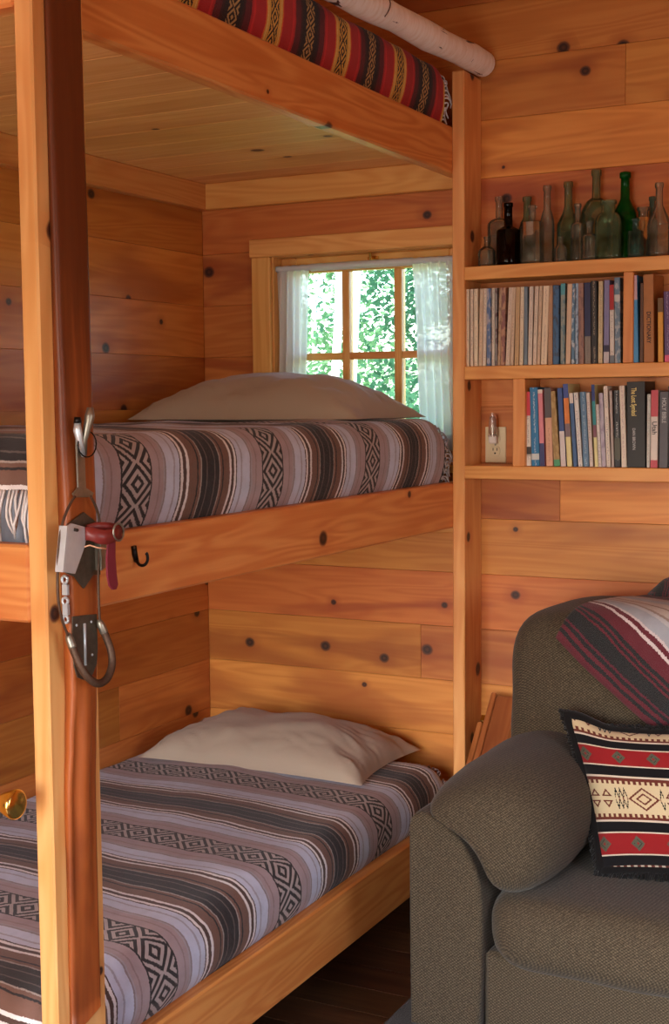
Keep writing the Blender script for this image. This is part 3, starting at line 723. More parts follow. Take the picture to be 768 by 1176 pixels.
B2 = [(105, 155, 95, 190, 'red and white book next to the lower shelf divider', spine(WT_, (60, 56, 60)), [(0, .32, sol(206, 62, 74)), (.74, .84, sol(60, 52, 50)), (.84, .87, sol(190, 180, 170))]),
 (157, 229, 138, 150, 'blue book with pale lettering, second on the lower book shelf', spine((44, 124, 176), (206, 218, 222)), [(.84, .92, sol(206, 210, 206))]),
 (231, 275, 208, 170, 'pink book with a navy foot on the lower book shelf', sol(224, 138, 150), [(0, .05, sol(226, 214, 204)), (.70, 1, sol(64, 66, 116))]),
 (285, 347, 265, 155, 'salmon book with a dark grey top on the lower book shelf', spine((226, 172, 142), (140, 90, 80)), [(0, .38, sol(92, 84, 88))]),
 (355, 411, 308, 185, 'olive tan book with a green foot on the lower book shelf', spine((162, 128, 74), (182, 152, 98), 1), [(.91, 1, sol(76, 160, 112))]),
 (415, 461, 380, 155, 'royal blue book with a white lower half on the lower shelf', sol(62, 88, 150), [(.55, 1, sol(222, 208, 206))]),
 (468, 515, 430, 120, 'tall book with blue, orange and cream spine blocks', sol(236, 222, 160), [(0, .17, sol(66, 84, 156)), (.17, .48, sol(226, 132, 62)), (.48, .64, sol(126, 104, 112))]),
 (525, 560, 485, 200, 'blue book with a white cap right of the orange one', sol(72, 104, 150), [(0, .14, sol(228, 216, 206))]),
 (568, 607, 525, 195, 'thin white book between two blue ones on the lower shelf', spine(WH2, (150, 140, 150)), []),
 (612, 666, 580, 190, 'dusty blue book in the middle of the lower shelf', spine((94, 128, 160), (176, 196, 206)), []),
 (668, 701, 635, 195, 'thin off-white book right of the dusty blue one', spine((222, 206, 196), (170, 140, 140)), []),
 (713, 744, 680, 125, 'tall thin book in navy, teal and cream blocks', sol(232, 222, 160), [(0, .2, sol(34, 52, 120)), (.2, .49, sol(36, 140, 146)), (.49, .64, sol(130, 76, 92))])]
for a, b, tp_, yt, lab, m, bands in B2:
    book(590 + a / 7.68, 590 + b / 7.68, 590 + tp_ / 7.68, 425 + yt / 7.68, SZ[2], 537, m, bands, lab, g2, random.uniform(-.001, .003))
B3 = [(146, 175, 122, 300, 'short white book right of the navy and teal one', spine((222, 212, 208), (110, 100, 110)), []),
 (176, 216, 147, 200, 'pale lilac book on the lower book shelf', spine((186, 176, 192), (140, 130, 150), 1), []),
 (218, 256, 188, 138, 'tall ivory book right of the pale lilac one', spine((232, 220, 206), (150, 140, 140)), []),
 (262, 286, 240, 180, 'very thin grey book left of the black lettered one', sol(188, 172, 166), []),
 (290, 342, 280, 175, 'black book with white lettering left of a cream one', spine((38, 40, 46), (196, 200, 200)), [(.62, .9, sol(84, 84, 70))]),
 (350, 398, 328, 135, 'tall cream book left of the thick black novel', spine((228, 214, 198), (150, 110, 130)), [])]
for a, b, tp_, yt, lab, m, bands in B3:
    book(668 + a / 7.68, 668 + b / 7.68, 668 + tp_ / 7.68, 425 + yt / 7.68, SZ[2], 537, m, bands, lab, g2, random.uniform(-.001, .003))
book(668 + 400 / 7.68, 668 + 566 / 7.68, 668 + 396 / 7.68, 425 + 100 / 7.68, SZ[2], 537, sol(26, 22, 22), [], 'thick black novel with gold title lettering on the lower shelf', g2, 0,
     [('The Lost Symbol', .021, .07, -.25, GOLD, .58), ('DAN BROWN', .0125, .54, -.25, SILV, .82)])
book(668 + 570 / 7.68, 668 + 602 / 7.68, 668 + 570 / 7.68, 425 + 210 / 7.68, SZ[2], 537, spine((206, 206, 198), (110, 116, 110)), [], 'thin pale grey book right of the thick black novel', g2, .002)
book(668 + 604 / 7.68, 668 + 669 / 7.68, 668 + 603 / 7.68, 425 + 175 / 7.68, SZ[2], 537, sol(226, 214, 206), [(0, .34, sol(196, 70, 84)), (.9, 1, sol(196, 70, 84))], 'white and rose travel guide reading Utah', g2, 0, [('Utah', .020, .40, .0, SILV and plain('grey_print', srgb(70, 70, 70), .6), 1)])
book(668 + 680 / 7.68, 668 + 760 / 7.68, 668 + 680 / 7.68, 425 + 188 / 7.68, SZ[2], 537, sol(84, 82, 90), [], 'dark grey bible with silver title at the lower shelf end', g2, 0, [('HOLY BIBLE', .017, .08, 0, SILV, .82)])
book(668 + 764 / 7.68, 668 + 820 / 7.68, 668 + 760 / 7.68, 425 + 140 / 7.68, SZ[2], 537, sol(62, 66, 72), [], 'charcoal book at the right frame edge of the lower shelf', g2, 0)

# ------------------------------------------------------------------ bottles
def glass(name, c, rough=.06, dirt=.10, dc=(160, 150, 132)):
    t = NT(name); tc = t.n('ShaderNodeTexCoord').outputs['Object']
    tr = t.n('ShaderNodeBsdfTransparent'); tr.inputs[0].default_value = srgb(*c)
    gl = t.n('ShaderNodeBsdfGlossy'); gl.inputs['Roughness'].default_value = rough; gl.inputs[0].default_value = (.9, .92, .9, 1)
    fr = t.n('ShaderNodeFresnel'); fr.inputs[0].default_value = 1.3
    m1 = t.n('ShaderNodeMixShader'); t.l(fr.outputs[0], m1.inputs[0]); t.l(tr.outputs[0], m1.inputs[1]); t.l(gl.outputs[0], m1.inputs[2])
    d = t.n('ShaderNodeBsdfDiffuse'); d.inputs[0].default_value = srgb(*dc); m = t.n('ShaderNodeMixShader')
    t.l(t.math('MULTIPLY', t.smooth(t.noise(tc, 22, 3), .2, .8), dirt * 2), m.inputs[0]); t.l(m1.outputs[0], m.inputs[1]); t.l(d.outputs[0], m.inputs[2]); t.l(m.outputs[0], t.out.inputs[0])
    return t.m
GC = glass('clear_bottle_glass', (244, 244, 238), dirt=.085, dc=(176, 168, 150)); GG = glass('pale_green_glass', (228, 238, 224), dirt=.085, dc=(146, 160, 126)); GE = glass('emerald_glass', (60, 176, 84), .05, .16, (20, 130, 44)); GA = glass('amber_glass', (90, 46, 28), .08, .06, (50, 24, 16)); GT = glass('teal_glass', (200, 226, 218), dc=(110, 140, 130))
def bottle(px, pyt, wpx, y, mat, label, sh=.55, nk=.3, ex=2, sy=1, lip=1.25, nt=.82, rnd=.5):
    p = onY(px, 300, y); top = onY(px, pyt, y); h = top.z - SZ[0]
    r = wpx * .5 * (onY(px + 1, 300, y).x - p.x) * .95; rn = r * nk; t = .0025
    prof = [(.0001, .004), (r * .8, .0), (r * .97, .004), (r, .012), (r, h * sh)]
    for k in range(1, 7):
        a = k / 6; q = (1 - math.cos(a * PI)) / 2 * (1 - rnd) + (1 - math.sqrt(max(0, 1 - a * a))) * rnd
        prof.append((r + (rn * 1.05 - r) * q, h * (sh + (nt - .12 - sh) * a)))
    prof += [(rn, h * nt), (rn * .96, h * .93), (rn * lip, h * .935), (rn * lip, h * .985), (rn * lip * .92, h)]
    inner = [(max(.0006, a - t), b) for a, b in prof[3:]][::-1]
    prof = prof + [(rn * .8, h)] + [q for q in inner if q[1] < h * .99] + [(r - t, .010), (.0001, .009)]
    V, F = lathe(prof, 26, ex, sy)
    o = mesh('bottle', V, F, mat, None, True, Matrix.Translation(Vector((p.x, y, SZ[0]))))
    tag(o, label, 'bottle', 'old glass bottles on the top shelf')
bottle(559, 272, 20, -.085, GC, 'small clear glass bottle nearest the bunk post', .5, .3)
bottle(573, 226, 27, -.035, GC, 'clear glass bottle half hidden behind the amber one', .6, .28, rnd=.8)
bottle(583.5, 233, 27, -.095, GA, 'dark amber brown beer bottle on the top shelf', .55, .36, nt=.75, rnd=.4, lip=1.12)
bottle(605, 226, 20, -.028, GG, 'pale green narrow bottle standing behind a square clear one', .5, .42)
bottle(611, 236, 25, -.09, GC, 'square clear bottle right of the amber one', .72, .3, 5, .8, rnd=.2)
bottle(628, 213, 17, -.065, GC, 'tall slim clear bottle with a long neck', .5, .46)
bottle(652, 209, 26, -.045, GG, 'tall pale green bottle with a tapering neck', .45, .34, rnd=.1)
bottle(643.5, 272, 15, -.110, GC, 'tiny clear vial in front of the tall pale green bottle', .5, .45)
bottle(663, 234, 17, -.085, GC, 'slender clear bottle right of the tall pale green one', .62, .4)
bottle(684, 195, 36, -.036, GG, 'large round-shouldered pale green bottle, tallest on the shelf', .52, .27, rnd=.7)
bottle(676.5, 254, 19, -.105, GC, 'small clear bottle in front of the large pale green bottle', .6, .42)
bottle(698, 230, 31, -.100, GG, 'wide flat clear flask with rounded shoulders and a short neck', .6, .5, 3.2, .55, rnd=.95, nt=.92)
bottle(717, 198, 28, -.040, GE, 'emerald green long-necked bottle on the top shelf', .5, .38, rnd=.25)
bottle(729.5, 251, 17, -.105, GT, 'small square teal bottle in front of the emerald one', .68, .4, 5, 1, rnd=.3)
bottle(738, 238, 17, -.055, GC, 'clear jar-like bottle right of the emerald one', .8, .7)
bottle(748, 226, 13, -.020, GT, 'dark teal slim bottle at the back near the right end', .6, .5)
bottle(756, 210, 28, -.085, GC, 'clear bottle with a long neck at the right end', .42, .3, rnd=.35)

# ------------------------------------------------------------------ ski on the post
SX = .0405
ski = thing('wooden_ski', 'old wooden ski with cable binding hung upright on the front bunk post', 'ski', (SX, -2.09, .465))
prof = [(.463, -2.089, .043, .011), (.50, -2.089, .043, .011), (.70, -2.090, .041, .013), (.90, -2.092, .040, .017), (1.02, -2.089, .037, .022), (1.10, -2.087, .035, .026), (1.16, -2.086, .037, .027), (1.42, -2.084, .044, .026), (1.60, -2.085, .046, .022), (1.85, -2.083, .048, .017), (2.20, -2.083, .0485, .012), (2.40, -2.083, .049, .010), (2.50, -2.083, .042, .009), (2.56, -2.083, .028, .008), (2.59, -2.083, .008, .007)]
V, F = [], []
NS = 60
def lerp_prof(z):
    for a, b in zip(prof, prof[1:]):
        if a[0] <= z <= b[0]:
            f = (z - a[0]) / (b[0] - a[0]); f = f * f * (3 - 2 * f); return [p + (q - p) * f for p, q in zip(a, b)]
    return prof[-1]
nc = 16
for i in range(NS + 1):
    z = .463 + (2.59 - .463) * i / NS; _, yc, hw, th = lerp_prof(z)
    tip = max(0, z - 2.36) ** 2 * .9
    ridge = .006 * max(0, min(1, (1.12 - z) / .1)) * max(0, min(1, (z - .62) / .2))
    zz = z
    sec = [(-1, 0), (-1, .55), (-.93, .8), (-.78, .86), (-.6, .9), (-.4, .94), (-.22, .98), (-.1, 1), (.1, 1), (.22, .98), (.4, .94), (.6, .9), (.78, .86), (.93, .8), (1, .55), (1, 0)]
    for (a, b) in sec:
        g = ridge * max(0, 1 - abs(a) / .55) ** .6 - ridge * .8 * max(0, 1 - abs(abs(a) - .62) / .3)
        skew = .012 * (a) if i == 0 else 0
        V.append((SX + .001 + tip + b * th + (g if b > .7 else 0), yc + a * hw, zz + skew))
for i in range(NS):
    for k in range(nc):
        F.append([i * nc + k, i * nc + (k + 1) % nc, (i + 1) * nc + (k + 1) % nc, (i + 1) * nc + k])
F.append(list(range(nc))); F.append([NS * nc + k for k in range(nc)][::-1])
# local x along the ski for the grain
Mx = Matrix(((0, 0, 1, 0), (0, 1, 0, 0), (1, 0, 0, 0), (0, 0, 0, 1)))
mesh('ski_body', [(v[2], v[1], v[0]) for v in V], [f[::-1] for f in F], SKIW, ski, True, Mx)
XF = SX + .028
def SP(px, py, x=XF): return onX(px, py, x)
def plate(name, pts, x0, x1, mat, parent, smooth=False):
    n = len(pts); V = [(x0, y, z) for y, z in pts] + [(x1, y, z) for y, z in pts]
    F = [list(range(n)), list(range(n, 2 * n))[::-1]] + [[i, n + i, n + (i + 1) % n, (i + 1) % n] for i in range(n)]
    o = mesh(name, V, F, mat, parent); bm = bmesh.new(); bm.from_mesh(o.data); bmesh.ops.recalc_face_normals(bm, faces=bm.faces[:])
    bmesh.ops.bevel(bm, geom=[e for e in bm.edges], offset=.0006, segments=1, affect='EDGES'); bm.to_mesh(o.data); bm.free(); return o
def yz(l, x=XF): return [(SP(a, b, x).y, SP(a, b, x).z) for a, b in l]
# front throw lever
lev = plate('lever_base', yz([(86, 505), (95, 505), (97, 560), (106, 566), (104, 571), (84, 571), (82, 567), (88, 560)]), XF, XF + .004, METAL, ski)
mesh('lever_arm', *tube([SP(97, 524, XF + .010), SP(97, 505, XF + .016), SP(101, 488, XF + .020), SP(103, 478, XF + .022), SP(103.5, 468, XF + .022)], [.004, .0055, .008, .0095, .006], 10), METAL, ski, True)
mesh('lever_link', *tube([SP(96, 524, XF + .012), SP(92, 508, XF + .012), SP(89, 494, XF + .012), SP(89, 486, XF + .012)], [.004, .0065, .008, .006], 8), METAL_L, ski, True)
mesh('lever_tip', *tube([SP(89, 486, XF + .012), SP(89, 479, XF + .012)], [.0075, .006], 8), BLACKM, ski, True)
ring = [SP(100 + 10.5 * math.cos(a), 510 + 15 * math.sin(a), XF + .014 + .004 * math.sin(a)) for a in [q * .35 for q in range(19)]]
mesh('wire_ring', *tube(ring, .0014, 6), BLACKM, ski, True)
# toe iron
plate('toe_plate', yz([(76, 602), (95, 588), (112, 602), (114, 660), (106, 660), (95, 676), (84, 662), (74, 658)]), XF, XF + .0035, METAL_D, ski)
ti = plate('toe_iron', yz([(78, 604), (82, 601), (100, 606), (99, 616), (97, 628), (86, 659), (73, 657)], XF + .02), XF + .017, XF + .021, METAL_L, ski)
pts = [(78, 604), (73, 657)]
a, b = SP(78, 604, XF + .02), SP(73, 657, XF + .02)
Vq = [(XF + .003, a.y, a.z), (XF + .021, a.y, a.z), (XF + .021, b.y, b.z), (XF + .003, b.y, b.z)]
Vq += [(v[0], v[1] - .003, v[2]) for v in Vq]
mesh('toe_iron_side', Vq, [[0, 1, 2, 3], [7, 6, 5, 4], [0, 4, 5, 1], [2, 6, 7, 3], [1, 5, 6, 2], [0, 3, 7, 4]], METAL_L, ski)
mesh('slot', *tube([SP(85, 608, XF + .0215), SP(89, 609, XF + .0215)], .003, 8), SLOT, ti, True)
# opposite ear and leather strap standing off the ski
plate('toe_iron_ear', yz([(106, 606), (113, 606), (114, 650), (108, 655)]), XF + .003, XF + .018, METAL, ski)
def strap(path, wdt, name, mat, parent, th=.0035):
    """flat strap: path of (px,py,x), width in metres along z"""
    V, F = [], []
    for p, q in zip(path, wdt):
        c = SP(p[0], p[1], p[2])
        for dx, dz in ((-th, -q), (th, -q), (th, q), (-th, q)): V.append((c.x + dx, c.y, c.z + dz))
    m = len(path)
    for i in range(m - 1):
        for k in range(4): F.append([i * 4 + k, i * 4 + (k + 1) % 4, (i + 1) * 4 + (k + 1) % 4, (i + 1) * 4 + k])
    F.append([0, 1, 2, 3]); F.append([(m - 1) * 4 + k for k in (3, 2, 1, 0)])
    o = mesh(name, V, F, mat, parent, True)
    bm = bmesh.new(); bm.from_mesh(o.data); bmesh.ops.recalc_face_normals(bm, faces=bm.faces[:]); bm.to_mesh(o.data); bm.free()
    return o
strap([(98, 613, XF + .022), (104, 613, XF + .030), (112, 616, XF + .040), (122, 617, XF + .046), (132, 614, XF + .050), (138, 612, XF + .050)], [.012, .0125, .0135, .0135, .0115, .009], 'strap', LEATHER, ski)
strap([(100, 607, XF + .016), (110, 604, XF + .026), (122, 604, XF + .036), (134, 605, XF + .042), (141, 609, XF + .044)], [.006, .007, .007, .006, .006], 'strap', LEATHER, ski)
mesh('strap_edge', *tube([SP(97, 628, XF + .026), SP(103, 626, XF + .032), SP(112, 629, XF + .044), SP(122, 630, XF + .050)], .0014, 6), LEATHER_E, ski, True)
cap = [(SP(p[0], p[1], XF + .046)) for p in ((128, 618), (127, 640), (128, 660), (130, 672), (131, 677))]
V, F = [], []
for p, hw in zip(cap, (.010, .0125, .0135, .0125, .005)):
    for dx, dy in ((-.002, -hw), (.002, -hw), (.002, hw), (-.002, hw)): V.append((p.x + dx, p.y + dy, p.z))
for i in range(4):
    for k in range(4): F.append([i * 4 + k, i * 4 + (k + 1) % 4, (i + 1) * 4 + (k + 1) % 4, (i + 1) * 4 + k])
F.append([3, 2, 1, 0]); F.append([16, 17, 18, 19])
tail = mesh('strap_tail', V, F, plain('strap_tail_leather', srgb(120, 36, 52), .45), ski)
mesh('buckle', *tube([SP(136 + 6 * math.cos(a), 611 + 10 * math.sin(a), XF + .052) for a in [q * .45 for q in range(15)]], .0022, 7), METAL, ski, True)
# cable running round from the lever to the heel spring
XC = XF + .006
cl = [SP(*p, XC) for p in ((86, 570), (79, 582), (72, 600), (68, 625), (66, 660), (67, 690), (72, 714), (80, 734))]
crr = [SP(*p, XC + .006) for p in ((104, 570), (110, 582), (114, 598), (114, 625), (113, 650), (113, 680), (114, 706), (115, 716))]
def smooth_path(P, k=6):
    out = []
    for i in range(len(P) - 1):
        p0, p1, p2, p3 = P[max(i - 1, 0)], P[i], P[i + 1], P[min(i + 2, len(P) - 1)]
        for j in range(k):
            t = j / k
            out.append(.5 * ((2 * p1) + (p2 - p0) * t + (2 * p0 - 5 * p1 + 4 * p2 - p3) * t * t + (3 * p1 - p0 - 3 * p2 + p3) * t ** 3))
    return out + [P[-1]]
mesh('cable', *tube(smooth_path(cl), .0026, 7), RUST, ski, True)
mesh('cable', *tube(smooth_path(crr), .0026, 7), RUST, ski, True)
spr = smooth_path([SP(*p) for p in ((80, 734, XC), (85, 748, XC + .008), (93, 766, XC + .018), (102, 779, XC + .026), (113, 785, XC + .030), (123, 779, XC + .030), (128.5, 764, XC + .026), (127.5, 748, XC + .020), (122, 732, XC + .012), (116, 718, XC + .006))], 16)
mesh('heel_spring', *tube(spr, [.0068 + (.0009 if i % 2 else 0) for i in range(len(spr))], 10), RUST, ski, True)
for q in (spr[0], spr[-1]):
    d = (spr[3] - spr[0]).normalized() if q is spr[0] else (spr[-4] - spr[-1]).normalized()
    mesh('ferrule', *tube([q - d * .012, q - d * .006, q, q + d * .014, q + d * .018], [.0035, .0065, .0078, .0078, .007], 10), METAL, ski, True)
# heel plate
hp = plate('heel_plate', yz([(82, 708), (110, 705), (111, 745), (110, 762), (105, 775), (96, 781), (88, 778), (84, 765), (82, 740)]), XF, XF + .003, METAL_D, ski)
mesh('heel_groove', *tube([SP(97, 716, XF + .0035), SP(98, 764, XF + .0035)], .003, 6), METAL_L, hp, True)
for p in ((88, 718), (105, 714), (106, 752), (87, 755)): mesh('rivet', *puffy(SP(*p, XF + .0032), (.0015, .0028, .0028), (2, 2, 2), 2), METAL_L, hp, True)
# side hooks on the ski edge
ye = -2.084 - .046
for i, (pz) in enumerate((666, 678, 691, 701, 712)):
    q = SP(72, pz, SX + .018)
    if i % 2 == 0: mesh('side_hook', *tube([(q.x + .006 * math.cos(a), ye - .006, q.z + .0065 * math.sin(a)) for a in [k * .42 for k in range(16)]], .0028, 7), METAL_L, ski, True)
    else: mesh('side_plate', *cbox(q.x - .006, q.x + .006, ye - .008, ye, q.z - .010, q.z + .010, .001), METAL_L, ski)
# hook on the middle side rail
hk = thing('coat_hook', 'black iron hook screwed to the middle bunk rail beside the ski', 'hook', (0, -1.84, 1.32))
h0, h1 = onX(154, 627, .004), onX(156, 645, .006)
mesh('back_plate', *tube([onX(153.5, 627, .003), onX(154.5, 636, .003), onX(157, 645, .005)], [.006, .0062, .005], 10), BLACKM, hk, True)
mesh('prong', *tube(smooth_path([onX(157, 644, .008), onX(159.5, 648, .016), onX(163, 649.5, .026), onX(167, 648, .034), onX(169.5, 643, .038), onX(169, 637, .038), onX(167.5, 635, .036)], 5), .0032, 8), BLACKM, hk, True)
mesh('screw', *puffy(onX(154, 629, .009), (.002, .003, .003), (2, 2, 2), 2), METAL_D, hk, True)

# ------------------------------------------------------------------ open door beside the bunk foot, with its knob
dr = thing('door_1', 'pine door standing open beside the foot of the bunks', None, (-.15, -2.6, 0), kind='structure')
DX0, DX1 = -.105, -.065
for i in range(5):
    y0 = -3.005 + i * .156
    board('door_board', DX0, DX1, y0 + .0005, y0 + .1555, .01, 2.02, 'zy', DOORP, dr, .003)
kp = CAM + ray(0, 918) * 2.47
kprof = [(.0001, 0), (.030, 0), (.030, .004), (.026, .008), (.012, .010), (.0095, .030), (.0095, .062), (.012, .070), (.019, .082), (.0245, .096), (.0272, .106), (.0262, .1105), (.022, .1125), (.0001, .1135)]
k0 = onX(0, 918, -.04)
mesh('door_knob', *lathe(kprof, 36), BRASS, dr, True, Matrix.Translation(Vector((DX1 - .010, -2.255, .925))) @ Matrix.Rotation(R90, 4, 'Y'))
pw = board('wall_partition', DX0 - .02, DX1 + .02, -3.16, -3.008, 0, 3.313, 'zy', PINE, None, .003); tag(pw, kind='structure', label='pine partition that carries the open door')

# ------------------------------------------------------------------ sofa
sofa = thing('sofa', 'olive brown woven sofa against the plank wall', 'sofa', (1.1, -.55, 0))
armp = [(.238, .04), (.236, .35), (.236, .555), (.240, .575), (.252, .592), (.270, .600), (.300, .594), (.345, .570), (.384, .532), (.414, .482), (.430, .428), (.435, .37), (.433, .22), (.428, .04)]
def armmesh(pr, name):
    V, F = prism(pr, -1.02, -.10)
    me = mesh(name, V, F, SOFA, sofa); bm = bmesh.new(); bm.from_mesh(me.data); bmesh.ops.recalc_face_normals(bm, faces=bm.faces[:])
    bmesh.ops.bevel(bm, geom=[e for e in bm.edges if abs(e.verts[0].co.y + 1.02) < 1e-4 and abs(e.verts[1].co.y + 1.02) < 1e-4], offset=.016, segments=4, affect='EDGES', profile=.6)
    bm.to_mesh(me.data); bm.free(); me.data.polygons.foreach_set('use_smooth', [True] * len(me.data.polygons))
    return me
armmesh(armp, 'arm'); armmesh([(2.25 - x, z) for x, z in armp][::-1], 'arm')
PADP = [(.262, .606), (.272, .632), (.315, .668), (.38, .700), (.45, .716), (.52, .706), (.58, .668), (.618, .605), (.628, .53), (.612, .462), (.572, .412), (.52, .388), (.475, .386), (.448, .41), (.425, .47), (.385, .53), (.33, .578), (.288, .598)]
def pad(mirror):
    n = 26; V, F = [], []; m = len(PADP); cx = sum(p[0] for p in PADP) / m; cz = sum(p[1] for p in PADP) / m
    ys = []
    for i in range(n + 1):
        a = -1 + 2 * i / n; a = math.copysign(1 - (1 - abs(a)) ** 1.6, a)
        y = -.685 + .355 * a; k = max(.02, 1 - abs(a) ** 5.0) ** (1 / 3.0)
        lift = .012 * math.sin((a + 1) * 1.6) - .02 * max(0, -a - .6)
        for j, (x, z) in enumerate(PADP):
            kk = k if x > .36 else (k * .55 + .45 if i not in (0, n) else k)
            p = Vector((cx + (x - cx) * kk, y, cz + (z - cz) * kk + lift))
            e = mnoise.noise(p * 7) * .007 + math.sin(x * 60 + y * 20) * .0015 * (1 - k)
            p += Vector((p.x - cx, 0, p.z - cz)).normalized() * e if k > .05 else Vector()
            if mirror: p.x = 2.25 - p.x
            V.append(p)
    for i in range(n):
        for j in range(m):
            q = [i * m + j, i * m + (j + 1) % m, (i + 1) * m + (j + 1) % m, (i + 1) * m + j]; F.append(q if not mirror else q[::-1])
    F.append(list(range(m))[::-1]); F.append([n * m + j for j in range(m)])
    o = mesh('arm_pad', V, F, SOFA, sofa, True)
    bm = bmesh.new(); bm.from_mesh(o.data); bmesh.ops.recalc_face_normals(bm, faces=bm.faces[:]); bm.to_mesh(o.data); bm.free()
    ss = o.modifiers.new('soften', 'SUBSURF'); ss.levels = 1; ss.render_levels = 1
pad(False); pad(True)
mesh('base', *cbox(.433, 1.817, -1.0, -.12, .05, .26, .012), SOFA, sofa)
mesh('seat_cushion', *puffy((.778, -.69, .318), (.347, .352, .098), (7, 7, 3.0), 20, None, .01, 1), SOFA, sofa, True)
mesh('seat_cushion', *puffy((1.472, -.69, .318), (.340, .352, .098), (7, 7, 3.0), 20, None, .01, 4), SOFA, sofa, True)
mesh('back_frame', *cbox(.30, 1.95, -.20, -.06, .05, .88, .03), SOFA, sofa)
BCc, BCa, BCe = Vector((.690, -.335, .725)), (.385, .215, .335), 5.0
mesh('back_cushion', *puffy(BCc, BCa, (BCe,) * 3, 22, None, .008, 2), SOFA, sofa, True)
mesh('back_cushion', *puffy((1.49, -.335, .725), (.395, .215, .335), (BCe,) * 3, 22, None, .008, 6), SOFA, sofa, True)
for x in (.30, 1.95):
    for y in (-.95, -.16): mesh('foot', *lathe([(.0001, 0), (.022, 0), (.03, .05), (.0001, .05)], 14), plain('dark_foot', srgb(44, 30, 22)), sofa, True, Matrix.Translation(Vector((x, y, 0))))

# throw blanket over the back cushion: a rectangle laid diagonally on the unrolled cushion surface
def cush(X, s, off=.010):
    """s: arc position over the cushion, 0 = top centre, + to the front"""
    k = max(.02, 1 - min(.97, abs((X - BCc.x) / BCa[0])) ** BCe) ** (1 / BCe)
    a = -s / .34 * R90 * .78                       # angle from the top towards the front
    c, sn = math.cos(a), math.sin(a)
    q = (abs(sn) ** BCe + abs(c) ** BCe) ** (-1 / BCe)
    return Vector((X, BCc.y + (BCa[1] * k + off) * q * sn, BCc.z + (BCa[2] * k + off) * q * c))
thr = thing('throw_blanket', 'maroon and grey striped throw draped over the sofa back', 'blanket', (.8, -.4, 1.05))
E0, E1 = Vector((.470, .25)), Vector((.690, .376))       # end edge in (X, s)
ed = (E1 - E0).normalized(); nd = Vector((ed.y, -ed.x))
V, UV = [], []
NU, NV = 70, 60
for j in range(NV + 1):
    for i in range(NU + 1):
        p = .40 * i / NU; q = .68 * j / NV
        c = E0 + ed * p + nd * q
        if c.y < -.42: c.y = -.42
        X = c.x; 
        P3 = cush(min(max(X, .33), 1.05), min(c.y, .52), .012 + .003 * mnoise.noise(Vector((p * 14, q * 10, 1))))
        P3.x = X; P3.y += .006 * mnoise.noise(Vector((p * 8, q * 6, 4)))
        V.append(P3); UV.append((q, p))
F = [[j * (NU + 1) + i, j * (NU + 1) + i + 1, (j + 1) * (NU + 1) + i + 1, (j + 1) * (NU + 1) + i] for j in range(NV) for i in range(NU)]
cl_ = mesh('cloth', V, F, THROW, thr, True, None, UV)
mesh('fold', *tube([(.66 + .05 * k, -.27, 1.062 + .035 * math.sin(min(1, k / 2.5) * R90) + .004 * math.sin(k)) for k in range(8)], [.02, .04, .052, .056, .056, .052, .042, .02], 14), THROW, thr, True, None, [(.03 + .055 * (i // 14) + .02 * math.sin(i), (i % 14) * .02) for i in range(112)])
sm = cl_.modifiers.new('thickness', 'SOLIDIFY'); sm.thickness = .006; sm.offset = 1

# kilim cushion
RED, CRM, BLK, BRN, WHT, GRN = [fabric('kilim_' + n_, srgb(*c_), 500, .12) for n_, c_ in (('red', (136, 30, 32)), ('cream', (198, 178, 142)), ('black', (20, 18, 20)), ('brown', (98, 46, 36)), ('white', (204, 188, 168)), ('grey', (82, 80, 66)))]
KM = [RED, CRM, BLK, BRN, WHT, GRN]
def kil(u, v):
    """u across, v up, both in cm of a 46 cm cushion"""
    def teeth(v0, up):
        d = (v - v0) if up else (v0 - v)
        if 0 <= d < .9: return 3
        if .9 <= d < 1.9: return 3 if (u % 1.7) < .85 else 1
        return None
    def redband(v0, v1):
        if v < v0 + .5 or v > v1 - .5: return 4
        c = (v0 + v1) / 2; du = (u + 3.0) % 10.5 - 5.25
        d = abs(du) / 2.1 + abs(v - c) / 2.3
        if d < .35: return 0 if d < .2 else 5
        if d < 1: return 5 if d > .55 or d < .5 else 2
        return 0
    def cream(v0, v1):
        c = (v0 + v1) / 2; h = v - c; m = (u * .88) % 21.0
        lw = .42
        def tri(cx, sgn):
            x = abs(m - cx); y = (h * sgn - .55)
            if y < 0 or y > 2.3: return False
            e = 1.5 * (1 - y / 2.3) - x
            return e > 0 and (e < .5 or y < .45)
        for cx in (1.8, 5.2):
            if tri(cx, 1): return 3
            if tri(cx, -1): return 3
        x = m - 15.5
        d = abs(x) * .85 + abs(h)
        if abs(h) < 3.6 and 3.0 < d < 3.65 and abs(x) < 5: return 3
        if 1.3 < d < 1.9: return 3
        for sx in (-1, 1):
            q = sx * x - 4.4
            if 0 < q < 3.6 and abs(h) < 3.3:
                zg = abs(((q / 1.2) % 1) - .5) * 2
                if abs(abs(h) / 3.3 - (1 - zg) * .9) < .2: return 2 if abs(h) > .5 else 3
        return 1
    B = [(0, 1.0, 'z'), (1, 4.0, 2), (4, 11, 'r'), (11, 14, 2), (14, 14.6, 4), (14.6, 16.6, 'tu'), (16.6, 25.4, 'c'), (25.4, 27.4, 'td'), (27.4, 28, 4), (28, 31, 2), (31, 37.5, 'r'), (37.5, 40.2, 2), (40.2, 40.8, 4), (40.8, 42.6, 'tu'), (42.6, 50, 'c2')]
    for a, b, k in B:
        if a <= v < b:
            if isinstance(k, int): return k
            if k == 'z': return 4 if (u % 2) < 1 else 3
            if k == 'r': return redband(a, b)
            if k == 'tu': return teeth(a, True) or 1
            if k == 'td': return teeth(b, False) or 1
            if k == 'c': return cream(a, b)
            if k == 'c2': return cream(42.6, 51.4)
    return 1
BL = onY(690, 1000, -.755); TL = onY(650, 820, -.640)
Uv = (TL - BL); SH = Uv.length; Uv.normalize()
